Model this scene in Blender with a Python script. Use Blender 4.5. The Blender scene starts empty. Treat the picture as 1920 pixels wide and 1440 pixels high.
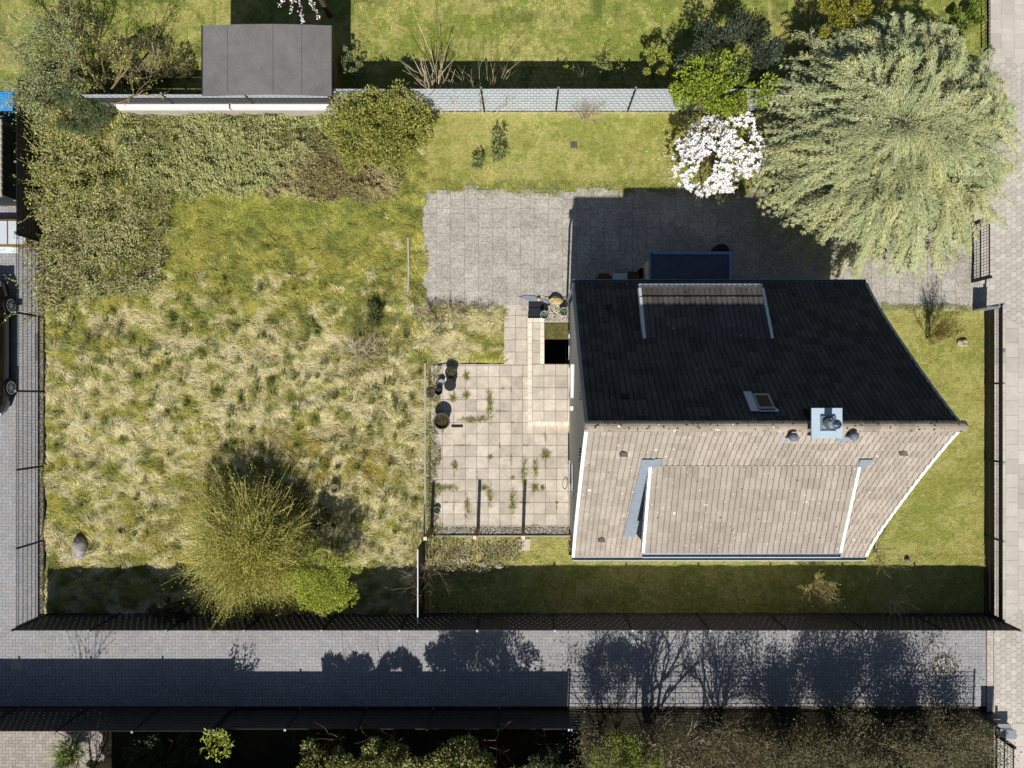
import bpy, math, random
import numpy as np
from mathutils import Vector
R = math.radians
C = bpy.context.scene.collection
rng = np.random.default_rng(7)
random.seed(7)

# ------------------------------------------------------------ camera, sky, sun
FPX, CAMH, NX, NY = 1331.0, 24.5, 985.0, 742.0        # focal length in photo pixels, flying height, nadir point
sc = bpy.context.scene
cam = bpy.data.cameras.new('camera'); cam_o = bpy.data.objects.new('camera', cam); C.objects.link(cam_o)
cam_o.location = (0, 0, CAMH); cam_o.rotation_euler = (0, 0, 0)
cam.sensor_width = 36; cam.sensor_fit = 'HORIZONTAL'; cam.lens = 36*FPX/1920
cam.shift_x = (960-NX)/1920; cam.shift_y = (NY-720)/1920
cam.clip_start = .1; cam.clip_end = 2000
sc.camera = cam_o
w = bpy.data.worlds.new('World'); sc.world = w; w.use_nodes = True
nt = w.node_tree; bg = nt.nodes['Background']
sky = nt.nodes.new('ShaderNodeTexSky'); sky.sky_type = 'NISHITA'; sky.sun_disc = False
ELEV = R(46.2)
sky.sun_elevation = ELEV; sky.sun_rotation = R(180); sky.air_density = 1.0; sky.dust_density = .6
nt.links.new(sky.outputs[0], bg.inputs[0]); bg.inputs[1].default_value = 0.05
sun = bpy.data.lights.new('sun', 'SUN'); sun.energy = 5.0; sun.angle = R(.5); sun.color = (1, .965, .91)
sun_o = bpy.data.objects.new('sun', sun); C.objects.link(sun_o)
sun_o.rotation_euler = Vector((.035, 1, -math.tan(ELEV))).to_track_quat('-Z', 'Y').to_euler()
sun_o.location = (0, -40, 40)
sc.view_settings.view_transform = 'Standard'; sc.view_settings.look = 'None'
sc.view_settings.exposure = .06; sc.view_settings.gamma = 1
sc.render.resolution_x = 1024; sc.render.resolution_y = 768

# ------------------------------------------------------------ helpers
def W(px, py, z=0.0):
    k = (CAMH-z)/FPX
    return Vector(((px-NX)*k, (NY-py)*k, z))
def lin(h):
    h = h.lstrip('#'); v = [int(h[i:i+2], 16)/255 for i in (0, 2, 4)]
    return tuple((a/12.92 if a <= .04045 else ((a+.055)/1.055)**2.4) for a in v)
_lat = np.random.default_rng(99).random((8, 256, 256))
def vn(x, y, s=0):
    x = np.asarray(x, float); y = np.asarray(y, float)
    xi = np.floor(x).astype(int); yi = np.floor(y).astype(int); fx = x-xi; fy = y-yi
    fx = fx*fx*(3-2*fx); fy = fy*fy*(3-2*fy); L = _lat[s % 8]
    a = L[xi % 256, yi % 256]; b = L[(xi+1) % 256, yi % 256]; c = L[xi % 256, (yi+1) % 256]; d = L[(xi+1) % 256, (yi+1) % 256]
    return (a*(1-fx)+b*fx)*(1-fy)+(c*(1-fx)+d*fx)*fy
def fbm(x, y, s=0, o=4):
    t = 0; A = .5; n = 0
    for k in range(o):
        t = t+A*vn(x*2**k+17*k, y*2**k+31*k, s+k); n += A; A *= .5
    return t/n
def sstep(a, b, x):
    t = np.clip((x-a)/(b-a), 0, 1); return t*t*(3-2*t)

def mat(name, col=None, rough=.8, n=None, bump=None, attr=False, metal=0, spec=.3, spots=None, trans=0, alpha=1):
    """n = list of (scale, low multiplier, high multiplier); bump = (scale, distance); spots = (scale, threshold, colour)"""
    m = bpy.data.materials.new(name); m.use_nodes = True; t = m.node_tree; N = t.nodes; L = t.links
    b = N['Principled BSDF']; b.inputs['Roughness'].default_value = rough; b.inputs['Metallic'].default_value = metal
    b.inputs['Specular IOR Level'].default_value = spec
    tc = N.new('ShaderNodeNewGeometry')
    if attr:
        a = N.new('ShaderNodeAttribute'); a.attribute_name = 'col'; cur = a.outputs['Color']
    else:
        a = N.new('ShaderNodeRGB'); a.outputs[0].default_value = (*col, 1); cur = a.outputs[0]
    for (s, lo, hi) in (n or []):
        nz = N.new('ShaderNodeTexNoise'); nz.inputs['Scale'].default_value = s; nz.inputs['Detail'].default_value = 5; nz.inputs['Roughness'].default_value = .65
        L.new(tc.outputs['Position'], nz.inputs['Vector'])
        mr = N.new('ShaderNodeMapRange'); mr.inputs[1].default_value = .3; mr.inputs[2].default_value = .7; mr.inputs[3].default_value = lo; mr.inputs[4].default_value = hi
        L.new(nz.outputs['Fac'], mr.inputs[0])
        vm = N.new('ShaderNodeVectorMath'); vm.operation = 'SCALE'; L.new(cur, vm.inputs[0]); L.new(mr.outputs[0], vm.inputs['Scale']); cur = vm.outputs[0]
    for (s, th, sc_) in (spots or []):
        vo = N.new('ShaderNodeTexVoronoi'); vo.inputs['Scale'].default_value = s; L.new(tc.outputs['Position'], vo.inputs['Vector'])
        nz = N.new('ShaderNodeTexNoise'); nz.inputs['Scale'].default_value = s*.8; nz.inputs['Detail'].default_value = 1; L.new(tc.outputs['Position'], nz.inputs['Vector'])
        ml = N.new('ShaderNodeMath'); ml.operation = 'MULTIPLY_ADD'; ml.inputs[1].default_value = th; ml.inputs[2].default_value = -.53*th; L.new(nz.outputs['Fac'], ml.inputs[0])
        lt = N.new('ShaderNodeMath'); lt.operation = 'LESS_THAN'; L.new(vo.outputs['Distance'], lt.inputs[0]); L.new(ml.outputs[0], lt.inputs[1])
        mx = N.new('ShaderNodeMix'); mx.data_type = 'RGBA'; L.new(lt.outputs[0], mx.inputs[0]); L.new(cur, mx.inputs[6]); mx.inputs[7].default_value = (*sc_, 1); cur = mx.outputs[2]
    L.new(cur, b.inputs['Base Color'])
    if bump:
        nz = N.new('ShaderNodeTexNoise'); nz.inputs['Scale'].default_value = bump[0]; nz.inputs['Detail'].default_value = 4
        L.new(tc.outputs['Position'], nz.inputs['Vector'])
        bp = N.new('ShaderNodeBump'); bp.inputs['Strength'].default_value = 1; bp.inputs['Distance'].default_value = bump[1]
        L.new(nz.outputs['Fac'], bp.inputs['Height']); L.new(bp.outputs[0], b.inputs['Normal'])
    if trans:
        b.inputs['Transmission Weight'].default_value = trans
    if alpha < 1: b.inputs['Alpha'].default_value = alpha
    return m

ORG = {}
class MB:
    def __init__(s): s.V = []; s.F = []; s.K = []; s.nv = 0
    def add(s, V, F, col=None):
        V = np.asarray(V, float).reshape(-1, 3); F = [np.asarray(F, int)] if not isinstance(F, list) else [np.asarray(f, int) for f in F]
        for f in F:
            if f.ndim == 1: f = f[None]
            s.F.append(f+s.nv)
            if col is None: k = np.full((len(f), 3), .5)
            else:
                k = np.asarray(col, float); k = np.broadcast_to(k, (len(f), 3)) if k.ndim == 1 else k
            s.K.append(k)
        s.V.append(V); s.nv += len(V); return s
    def box(s, a, b, col=None, base=True):
        x0, y0, z0 = a; x1, y1, z1 = b
        V = [(x0,y0,z0),(x1,y0,z0),(x1,y1,z0),(x0,y1,z0),(x0,y0,z1),(x1,y0,z1),(x1,y1,z1),(x0,y1,z1)]
        F = [(4,5,6,7),(0,1,5,4),(1,2,6,5),(2,3,7,6),(3,0,4,7)]+([(3,2,1,0)] if base else [])
        return s.add(V, np.array(F), col)
    def prism(s, poly, z0, z1, col=None, bottom=False):
        n = len(poly); V = [(p[0], p[1], z0) for p in poly]+[(p[0], p[1], z1) for p in poly]
        s.add(V, [np.arange(n, 2*n), np.array([(i, (i+1) % n, n+(i+1) % n, n+i) for i in range(n)])]+([np.arange(n)[::-1]] if bottom else []), col)
        return s
    def bar(s, p, q, r, col=None, r2=None, sides=4, cap=True):
        p = np.array(p, float); q = np.array(q, float); r2 = r if r2 is None else r2
        d = q-p; d /= (np.linalg.norm(d)+1e-9); u = np.cross(d, (0, 0, 1)) if abs(d[2]) < .9 else np.cross(d, (1, 0, 0)); u /= np.linalg.norm(u); v = np.cross(d, u)
        a = np.arange(sides)*2*math.pi/sides+(math.pi/4 if sides == 4 else 0)
        ring = np.cos(a)[:, None]*u+np.sin(a)[:, None]*v
        V = np.vstack([p+ring*r, q+ring*r2]); n = sides
        F = [np.array([(i, (i+1) % n, n+(i+1) % n, n+i) for i in range(n)])]
        if cap: F += [np.arange(n)[::-1], np.arange(n, 2*n)]
        return s.add(V, F, col)
    def tube(s, pts, rads, sides=6, col=None):
        P = np.array(pts, float); n = len(P); rads = np.broadcast_to(rads, (n,)); V = []
        a = np.arange(sides)*2*math.pi/sides
        for i in range(n):
            d = P[min(i+1, n-1)]-P[max(i-1, 0)]; d = d/(np.linalg.norm(d)+1e-9)
            ref = np.array((0, 0, 1.)) if abs(d[2]) < .8 else np.array((1., 0, 0))
            u = np.cross(d, ref); u /= np.linalg.norm(u); v = np.cross(d, u)
            V.append(P[i]+(np.cos(a)[:, None]*u+np.sin(a)[:, None]*v)*rads[i])
        F = [(i*sides+j, i*sides+(j+1) % sides, (i+1)*sides+(j+1) % sides, (i+1)*sides+j) for i in range(n-1) for j in range(sides)]
        return s.add(np.vstack(V), [np.array(F), np.arange(sides)[::-1], np.arange((n-1)*sides, n*sides)], col)
    def lathe(s, c, prof, sides=24, col=None):
        a = np.arange(sides)*2*math.pi/sides; V = []
        for r, z in prof: V.append(np.stack([c[0]+r*np.cos(a), c[1]+r*np.sin(a), np.full(sides, c[2]+z)], 1))
        n = len(prof)
        F = [(i*sides+j, i*sides+(j+1) % sides, (i+1)*sides+(j+1) % sides, (i+1)*sides+j) for i in range(n-1) for j in range(sides)]
        return s.add(np.vstack(V), [np.array(F), np.arange((n-1)*sides, n*sides)], col)
    def segs(s, A, B, ra, rb, col=None):
        """many thin three-sided tapered twigs"""
        A = np.asarray(A, float); B = np.asarray(B, float); n = len(A)
        if n == 0: return s
        d = B-A; d /= (np.linalg.norm(d, axis=1)[:, None]+1e-9)
        u = np.cross(d, rng.normal(size=(n, 3))); u /= (np.linalg.norm(u, axis=1)[:, None]+1e-9); v = np.cross(d, u)
        ra = np.broadcast_to(ra, (n,)); rb = np.broadcast_to(rb, (n,)); V = []
        for P, r in ((A, ra), (B, rb)):
            for k in range(3):
                t = k*2*math.pi/3; V.append(P+(math.cos(t)*u+math.sin(t)*v)*r[:, None])
        V = np.stack(V, 1); o = np.arange(n)*6
        F = np.concatenate([np.stack([o+i, o+(i+1) % 3, o+3+(i+1) % 3, o+3+i], 1) for i in range(3)])
        K = None if col is None else (np.tile(np.asarray(col), (3, 1)) if np.asarray(col).ndim > 1 else col)
        return s.add(V.reshape(-1, 3), F, K)
    def leaves(s, P, D, U, l, wd, col, fold=.25):
        """rhombic leaves: base P, direction D, roughly facing U"""
        n = len(P); D = D/(np.linalg.norm(D, axis=1)[:, None]+1e-9); S = np.cross(D, U); S /= (np.linalg.norm(S, axis=1)[:, None]+1e-9); Nn = np.cross(S, D)
        l = np.broadcast_to(l, (n,))[:, None]; wd = np.broadcast_to(wd, (n,))[:, None]
        V = np.stack([P, P+D*l*.45+S*wd*.5+Nn*wd*fold*.5, P+D*l, P+D*l*.45-S*wd*.5+Nn*wd*fold*.5], 1)
        o = np.arange(n)*4; return s.add(V.reshape(-1, 3), np.stack([o, o+1, o+2, o+3], 1), col)
    def blades(s, P, D, l, wd, h, col):
        """bent grass blades lying in direction D (xy), tip height h"""
        n = len(P); l = np.broadcast_to(l, (n,))[:, None]; wd = np.broadcast_to(wd, (n,))[:, None]; h = np.broadcast_to(h, (n,))[:, None]
        D = np.hstack([D, np.zeros((n, 1))]); S = np.stack([-D[:, 1], D[:, 0], np.zeros(n)], 1); Z = np.array([[0, 0, 1.]])
        M = P+D*l*.45+Z*h; T = P+D*l+Z*h*rng.uniform(.3, 1.1, (n, 1))
        V = np.stack([P-S*wd*.5, P+S*wd*.5, M+S*wd*.45, M-S*wd*.45, T], 1); o = np.arange(n)*5
        return s.add(V.reshape(-1, 3), [np.stack([o, o+1, o+2, o+3], 1), np.stack([o+3, o+2, o+4], 1)], col)
    def build(s, name, m, parent=None, origin=None, smooth=False, attr=True):
        V = np.vstack(s.V)
        if parent is not None: org = ORG[parent.name]
        elif origin is not None: org = np.array(origin, float)
        else:
            org = np.array([(V[:, 0].min()+V[:, 0].max())/2, (V[:, 1].min()+V[:, 1].max())/2, V[:, 2].min()])
        V = V-org
        me = bpy.data.meshes.new(name); me.vertices.add(len(V)); me.vertices.foreach_set('co', V.astype(np.float32).ravel())
        li = np.concatenate([f.ravel() for f in s.F]); sz = np.concatenate([np.full(len(f), f.shape[1]) for f in s.F])
        me.loops.add(len(li)); me.loops.foreach_set('vertex_index', li.astype(np.int32))
        me.polygons.add(len(sz)); me.polygons.foreach_set('loop_start', np.concatenate([[0], np.cumsum(sz)[:-1]]).astype(np.int32))
        me.polygons.foreach_set('use_smooth', np.full(len(sz), bool(smooth)))
        me.update(calc_edges=True)
        if attr:
            K = np.concatenate(s.K); K = np.repeat(K, sz, axis=0); a = me.color_attributes.new('col', 'FLOAT_COLOR', 'CORNER')
            a.data.foreach_set('color', np.hstack([K, np.ones((len(K), 1))]).astype(np.float32).ravel())
        me.materials.append(m); o = bpy.data.objects.new(name, me); C.objects.link(o)
        if parent is not None: o.parent = parent
        else: o.location = org
        ORG[o.name] = org
        return o
def tag(o, label=None, cat=None, group=None, kind=None):
    if label: o['label'] = label
    if cat: o['category'] = cat
    if group: o['group'] = group
    if kind: o['kind'] = kind
    return o
def thing(name, loc, label, cat, group=None):
    o = bpy.data.objects.new(name, None); C.objects.link(o); o.location = loc; o.empty_display_size = .3
    ORG[o.name] = np.array(loc, float); return tag(o, label, cat, group)
def copy_tree(o, loc=None, rz=None, parent=None):
    c = o.copy(); C.objects.link(c)
    if parent is not None: c.parent = parent
    if loc is not None: c.location = loc
    if rz is not None: c.rotation_euler = (0, 0, rz)
    for ch in list(o.children): copy_tree(ch, parent=c)
    return c
def jit(col, n, a=.15, b=.06):
    col = np.array(col); k = 1+rng.normal(0, a, (n, 1)); return np.clip(col*k+rng.normal(0, b, (n, 3))*col, .003, .95)
def mixc(cols, wts, n, a=.12):
    i = rng.choice(len(cols), n, p=np.array(wts)/sum(wts)); return np.clip(np.array(cols)[i]*(1+rng.normal(0, a, (n, 1))), .003, .95)
def inpoly(x, y, poly):
    x = np.asarray(x); y = np.asarray(y); r = np.zeros(x.shape, bool); j = len(poly)-1
    for i in range(len(poly)):
        xi, yi = poly[i]; xj, yj = poly[j]
        c = ((yi > y) != (yj > y)) & (x < (xj-xi)*(y-yi)/((yj-yi) if yj != yi else 1e-9)+xi); r ^= c; j = i
    return r
def clip(poly, ax, val, keep_less):
    out = []; n = len(poly)
    f = (lambda p: p[ax] <= val) if keep_less else (lambda p: p[ax] >= val)
    for i in range(n):
        p, q = poly[i], poly[(i+1) % n]
        if f(p): out.append(p)
        if f(p) != f(q):
            t = (val-p[ax])/(q[ax]-p[ax]); out.append((p[0]+t*(q[0]-p[0]), p[1]+t*(q[1]-p[1])))
    return out
def cliprect(poly, x0, x1, y0, y1):
    for ax, v, l in ((0, x0, False), (0, x1, True), (1, y0, False), (1, y1, True)):
        poly = clip(poly, ax, v, l)
        if len(poly) < 3: return None
    return poly
def xr(px, z=0): return W(px, 0, z)[0]
def yr(py, z=0): return W(0, py, z)[1]
def unxy(x, y): return x*FPX/CAMH+NX, NY-y*FPX/CAMH

# ------------------------------------------------------------ materials
M = {}
M['soil'] = mat('soil', lin('#4a4230'), .95, [(3, .6, 1.3), (40, .7, 1.3)], (30, .02))
M['turf'] = mat('turf', attr=True, rough=.9, n=[(9, .75, 1.2), (60, .6, 1.35)], bump=(45, .03), spec=.1)
M['blade'] = mat('grass_blade', attr=True, rough=.7, spec=.15)
M['leaf'] = mat('leaf', attr=True, rough=.55, spec=.25)
M['needle'] = mat('needle', attr=True, rough=.7, spec=.15)
M['petal'] = mat('petal', attr=True, rough=.6, spec=.2)
M['bark'] = mat('bark', attr=True, rough=.9, n=[(30, .75, 1.2)], spec=.1)
M['slab'] = mat('concrete_slab', attr=True, rough=.85, n=[(.8, .80, 1.12), (3.5, .86, 1.1), (12, .88, 1.08), (120, .9, 1.1)], bump=(80, .002), spec=.2)
M['aggregate'] = mat('exposed_aggregate', attr=True, rough=.9, n=[(.9, .84, 1.1), (4, .88, 1.1), (17, .62, 1.42), (42, .62, 1.42)], bump=(40, .012), spec=.2)
M['joint'] = mat('joint_sand', lin('#5f574a'), .95, [(15, .6, 1.2)])
M['paver'] = mat('paver', attr=True, rough=.85, n=[(.35, .88, 1.08), (2.2, .92, 1.05), (12, .93, 1.05), (60, .9, 1.1)], spec=.2)
M['gravel'] = mat('gravel', attr=True, rough=.9)
M['cream'] = mat('cream_brick', attr=True, rough=.8, n=[(8, .92, 1.05)])
M['tile'] = mat('roof_tile', attr=True, rough=.8, n=[(.7, .86, 1.08), (3.3, .9, 1.07), (25, .88, 1.1)], spec=.25,
                spots=[(6, 1.0, lin('#4a4535')), (13, 1.4, lin('#d9d6cc')), (7, .8, lin('#ecebe4')), (2.6, .62, lin('#f2f1ea'))])
M['tile_n'] = mat('roof_tile_mossy_shaded', attr=True, rough=.8, n=[(1.1, .85, 1.1), (14, .85, 1.1)], spec=.2,
                  spots=[(7, 1.6, lin('#26251a')), (6, .8, lin('#a8a496'))])  # spots dimmed as well, for the shaded north side
M['ridge'] = mat('ridge_tile', attr=True, rough=.85, n=[(5, .8, 1.1)], spots=[(14, 3.5, lin('#3d3826')), (8, 1.8, lin('#e4e2d8'))])
M['white'] = mat('white_trim', lin('#e8e8e6'), .5, [(4, .93, 1.03)])
M['render'] = mat('wall_render', lin('#cdc9c3'), .9, [(1.5, .93, 1.05), (50, .95, 1.05)])
M['slate'] = mat('slate', attr=True, rough=.6, n=[(20, .7, 1.3)])
M['zinc'] = mat('zinc', lin('#8d98a6'), .45, [(6, .85, 1.1)], metal=.6)
M['lead'] = mat('lead_flashing', lin('#8a939e'), .6, [(6, .88, 1.1)], metal=.2)
M['steel'] = mat('steel', lin('#b9bec4'), .25, metal=.95)
M['plate'] = mat('chimney_plate', lin('#b9cdd8'), .45, [(3, .93, 1.05)], metal=.1)
M['dark_plastic'] = mat('dark_plastic', lin('#26282c'), .5)
M['glass'] = mat('dark_glass', lin('#0c0e12'), .06, spec=.8)
M['felt'] = mat('roof_felt', lin('#757270'), .95, [(.6, .82, 1.12), (2.5, .88, 1.08), (12, .9, 1.08), (60, .8, 1.2)], bump=(120, .003))
M['felt_dark'] = mat('dark_felt', lin('#5b6068'), .9, [(1.5, .8, 1.1), (60, .85, 1.15)])
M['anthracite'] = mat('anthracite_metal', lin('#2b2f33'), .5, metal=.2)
M['strip_dark'] = mat('anthracite_strip', lin('#4a4847'), .7, [(3, .85, 1.1)])
M['strip_light'] = mat('pale_strip', lin('#c5ccd2'), .6, [(2, .92, 1.06)])
M['strip_band'] = mat('pale_band', lin('#b3b9c2'), .6, [(6, .8, 1.1)])
M['galv'] = mat('galvanised', lin('#9aa0a6'), .5, metal=.5)
M['concrete'] = mat('concrete', lin('#a9a294'), .9, [(2, .85, 1.1), (30, .9, 1.1)])
M['moss'] = mat('mossy_concrete', lin('#5f5a30'), .95, [(6, .6, 1.5), (30, .7, 1.3)])
M['pit'] = mat('dark_pit_concrete', lin('#2c2b28'), .95, [(6, .6, 1.2)])  # concrete in a darker tone for the pit
M['rock'] = mat('granite', attr=True, rough=.9, n=[(7, .75, 1.2), (40, .8, 1.2)], bump=(12, .02))
M['wood'] = mat('post_wood', lin('#7c6230'), .8, [(12, .8, 1.2)])
M['wood_end'] = mat('sawn_wood', lin('#e5d8b8'), .8, [(12, .85, 1.1)])
M['terracotta'] = mat('grey_pot', lin('#57544f'), .8, [(10, .8, 1.2)])
M['blue_pot'] = mat('glazed_blue_pot', lin('#7a93b0'), .35)
M['rubber'] = mat('rubber', lin('#191a1c'), .8)
M['blue'] = mat('blue_plastic', lin('#2f8fd6'), .4)
M['car'] = mat('black_car_paint', lin('#090a0c'), .15, spec=.6)
M['brown'] = mat('brown_plastic', lin('#5b4326'), .6)
M['bag'] = mat('crumpled_plastic', lin('#c9d8e0'), .3, [(12, .7, 1.1)])
M['brick'] = mat('render_wall', lin('#b9b0a0'), .9, [(2, .9, 1.05)])

# ------------------------------------------------------------ ground sheets
PIT = (xr(1021), 1.50, yr(683), yr(605))     # stair well by the west gable
def sheet_grid(name, x0, x1, y0, y1, z, m, hole=PIT, label=None):
    xs = sorted(set([x0, x1]+[h for h in hole[:2] if x0 < h < x1])); ys = sorted(set([y0, y1]+[h for h in hole[2:] if y0 < h < y1])); b = MB()
    for i in range(len(xs)-1):
        for j in range(len(ys)-1):
            cx, cy = (xs[i]+xs[i+1])/2, (ys[j]+ys[j+1])/2
            if hole[0] < cx < hole[1] and hole[2] < cy < hole[3]: continue
            b.add([(xs[i], ys[j], z), (xs[i+1], ys[j], z), (xs[i+1], ys[j+1], z), (xs[i], ys[j+1], z)], np.arange(4))
    return tag(b.build(name, m, origin=(0, 0, z)), kind='structure')
sheet_grid('ground', -150, 150, -150, 150, -.10, M['soil'])

SUNLIT = dict(straw=lin('#e2d39e'), green=lin('#93984c'), olive=lin('#b9b258'), dark=lin('#566430'), moss=lin('#a5964a'), lawn=lin('#9da250'), lush=lin('#96a14a'), yel=lin('#bdb76e'))
def mixf(a, b, t):
    t = np.asarray(t)[..., None]; return np.asarray(a)*(1-t)+np.asarray(b)*t
def g(px, py, cx, cy, sx, sy): return np.exp(-((px-cx)/sx)**2-((py-cy)/sy)**2)
S = {k: np.array(v) for k, v in SUNLIT.items()}
def col_meadow(x, y):
    px, py = unxy(x, y)
    n1 = fbm(x*.9, y*1.5, 1); n2 = fbm(x*3.2, y*3.6, 3); n3 = fbm(x*1.6, y*2.4, 5)
    n4 = fbm(x*1.9+9, y*3.1, 6, 3)
    n6 = fbm(x*5.5, y*8.5, 2, 3)
    straw = sstep(.46, .60, n1*.25+n4*.33+n2*.20+n6*.24-.03+.03*sstep(620, 900, py)+.10*g(px, py, 500, 680, 330, 130)+.08*g(px, py, 650, 930, 220, 160)-.13*g(px, py, 560, 400, 330, 75)-.05*g(px, py, 450, 480, 300, 120))
    c = mixf(S['green']*.95, S['olive']*.95, sstep(.3, .62, .5*n3+.5*n6)); c = mixf(c, S['straw'], straw); c = mixf(c, lin('#e8dcb4'), .7*sstep(.60, .70, fbm(x*2.7+3, y*5.5+9, 4, 3))*sstep(560, 700, py))
    c = mixf(c, S['dark'], .55*sstep(.56, .70, fbm(x*3.1+50, y*3.6, 2, 3))*(1-straw*.5))
    moss = np.clip(1.4*g(px, py, 540, 865, 160, 50)+.7*g(px, py, 280, 1000, 110, 45)+.6*g(px, py, 380, 960, 60, 60)+.5*g(px, py, 700, 880, 60, 40), 0, 1)*sstep(.44, .58, fbm(x*3.5, y*3.5, 6))
    c = mixf(c, S['moss'], moss)
    c = mixf(c, S['lush'], .5*g(px, py, 560, 400, 260, 42))
    c = mixf(c, S['dark'], .8*np.clip(g(px, py, 702, 590, 26, 30)+g(px, py, 255, 705, 12, 9)+g(px, py, 575, 600, 10, 14), 0, 1))
    c = mixf(c, lin('#8d8468'), .6*g(px, py, 690, 650, 45, 45))
    c = mixf(c, S['straw'], .7*g(px, py, 860, 610, 60, 60)*sstep(.35, .55, n2))
    return c
def col_lawn_n(x, y):
    n1 = fbm(x*.8, y*1.1, 2); n2 = fbm(x*4, y*4, 4)
    c = mixf(S['lush']*.92, S['yel']*1.0, sstep(.4, .62, .35*n1+.3*n2+.35*fbm(x*9, y*9, 1, 3))); return mixf(c, S['dark'], .5*sstep(.6, .75, fbm(x*1.6, y*1.6, 6)))
def col_lawn_i(x, y):
    n1 = fbm(x*.9, y*1.3, 3); n2 = fbm(x*4, y*5, 5)
    c = mixf(S['lawn'], S['yel'], sstep(.38, .60, .35*n1+.3*n2+.35*fbm(x*9, y*9, 1, 3))); px, py = unxy(x, y)
    c = mixf(c, S['straw'], .5*np.clip(sstep(222, 210, py), 0, 1)); return mixf(c, S['moss'], .25*sstep(.55, .7, fbm(x*2, y*2, 1)))
def col_lawn_s(x, y):
    n1 = fbm(x*.9, y*1.3, 6); n2 = fbm(x*4, y*5, 7)
    c = mixf(S['lawn'], S['yel']*1.02, sstep(.38, .60, .35*n1+.3*n2+.35*fbm(x*9, y*9, 1, 3))); c = mixf(c, S['moss'], .3*sstep(.5, .7, fbm(x*1.5, y*2, 2)))
    px, py = unxy(x, y)
    return mixf(c, S['straw']*.95, np.clip(.85*g(px, py, 890, 1035, 90, 28)+.7*g(px, py, 800, 1050, 30, 60), 0, 1)*sstep(.38, .55, n2))
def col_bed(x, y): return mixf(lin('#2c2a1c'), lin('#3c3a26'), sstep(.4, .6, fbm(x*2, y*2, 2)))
def lawn(name, poly_px, colf, z, zamp, dens, blen, bwid, bh, step=.14, label=None, cat=None, edge=.0):
    """grid sheet of turf plus a mesh of blades growing on it"""
    poly = [tuple(W(*p)[:2]) for p in poly_px]; P = np.array(poly)
    x0, y0 = P.min(0); x1, y1 = P.max(0)
    nx = int((x1-x0)/step)+1; ny = int((y1-y0)/step)+1
    gx, gy = np.meshgrid(np.linspace(x0, x1, nx+1), np.linspace(y0, y1, ny+1), indexing='ij')
    hz = z+zamp*(fbm(gx*1.8, gy*1.8, 4)-.5)*2+zamp*.6*(vn(gx*5, gy*5, 2)-.5)
    cx = (gx[:-1, :-1]+gx[1:, 1:])/2; cy = (gy[:-1, :-1]+gy[1:, 1:])/2
    e = edge*(fbm(cx*4, cy*4, 3)-.5)*2
    keep = inpoly(cx+e, cy+e, poly)
    idx = np.arange((nx+1)*(ny+1)).reshape(nx+1, ny+1)
    F = np.stack([idx[:-1, :-1], idx[1:, :-1], idx[1:, 1:], idx[:-1, 1:]], -1)[keep]
    K = colf(cx, cy)[keep]*.8
    b = MB(); b.add(np.stack([gx, gy, hz], -1).reshape(-1, 3), F, K)
    tag(b.build(name, M['turf'], origin=(0, 0, 0), smooth=True), kind='structure')
    area = keep.sum()*((x1-x0)/nx)*((y1-y0)/ny); n = int(area*dens)
    bx = rng.uniform(x0, x1, n*3); by = rng.uniform(y0, y1, n*3); ee = edge*(fbm(bx*4, by*4, 3)-.5)*2
    k = np.where(inpoly(bx+ee, by+ee, poly))[0][:n]; bx = bx[k]; by = by[k]; n = len(bx)
    if n == 0: return
    clump = fbm(bx*2.6, by*2.6, 1)
    ang = fbm(bx*.55, by*.55, 5)*14+rng.normal(0, .38, n)+2.8*vn(bx*1.7, by*1.7, 3)
    bz = z+zamp*(fbm(bx*1.8, by*1.8, 4)-.5)*2+zamp*.6*(vn(bx*5, by*5, 2)-.5)-.01
    c = colf(bx, by)*(1+rng.normal(0, .20, (n, 1))); c = np.clip(c*(1+rng.normal(0, .05, (n, 3))), .01, .8)
    s = .55+.9*clump
    g_ = MB(); g_.blades(np.stack([bx, by, bz], 1), np.stack([np.cos(ang), np.sin(ang)], 1), blen*s*rng.uniform(.6, 1.4, n), bwid*rng.uniform(.6, 1.3, n), bh*s*rng.uniform(.4, 1.3, n), c)
    gname = {'meadow': 'meadow_grass'}.get(name, 'lawn_grass')
    tag(g_.build(gname, M['blade'], origin=(0, 0, 0)), label, cat, kind='stuff')
lawn('meadow', [(86, 206), (792, 206), (800, 575), (946, 575), (946, 682), (805, 682), (798, 1002), (792, 1152), (86, 1152)], col_meadow, 0, .13, 1500, .20, .012, .07, label='long tussocky straw and green grass filling the wild garden plot', cat='grass', edge=.05)
lawn('lawn_behind_fence', [(-20, -40), (1850, -40), (1850, 206), (-20, 206)], col_lawn_n, 0, .03, 330, .10, .014, .04, label='bright green lawn of the neighbour behind the north fence', cat='grass')
lawn('back_lawn', [(792, 207), (1500, 207), (1500, 368), (792, 368)], col_lawn_i, 0.006, .02, 420, .10, .012, .03, label='yellowish short lawn between pale fence and grey driveway', cat='grass')
lawn('front_lawn', [(1600, 577), (1852, 577), (1852, 1040), (1600, 1040)], col_lawn_s, 0.006, .02, 420, .09, .012, .03, label='olive mown lawn between house and front fence', cat='grass', edge=.03)
lawn('side_lawn', [(792, 1003), (1067, 1003), (1067, 1040), (1852, 1040), (1852, 1154), (792, 1154)], col_lawn_s, 0.006, .03, 420, .12, .012, .04, label='side lawn lying mostly in shade along the south fence', cat='grass', edge=.03)
lawn('planting_bed', [(102, 1336), (1868, 1336), (1868, 1475), (102, 1475)], col_bed, -.01, .05, 160, .12, .014, .05, label='scrubby ground cover in the shaded bed past the brick lane', cat='ground cover')

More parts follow.
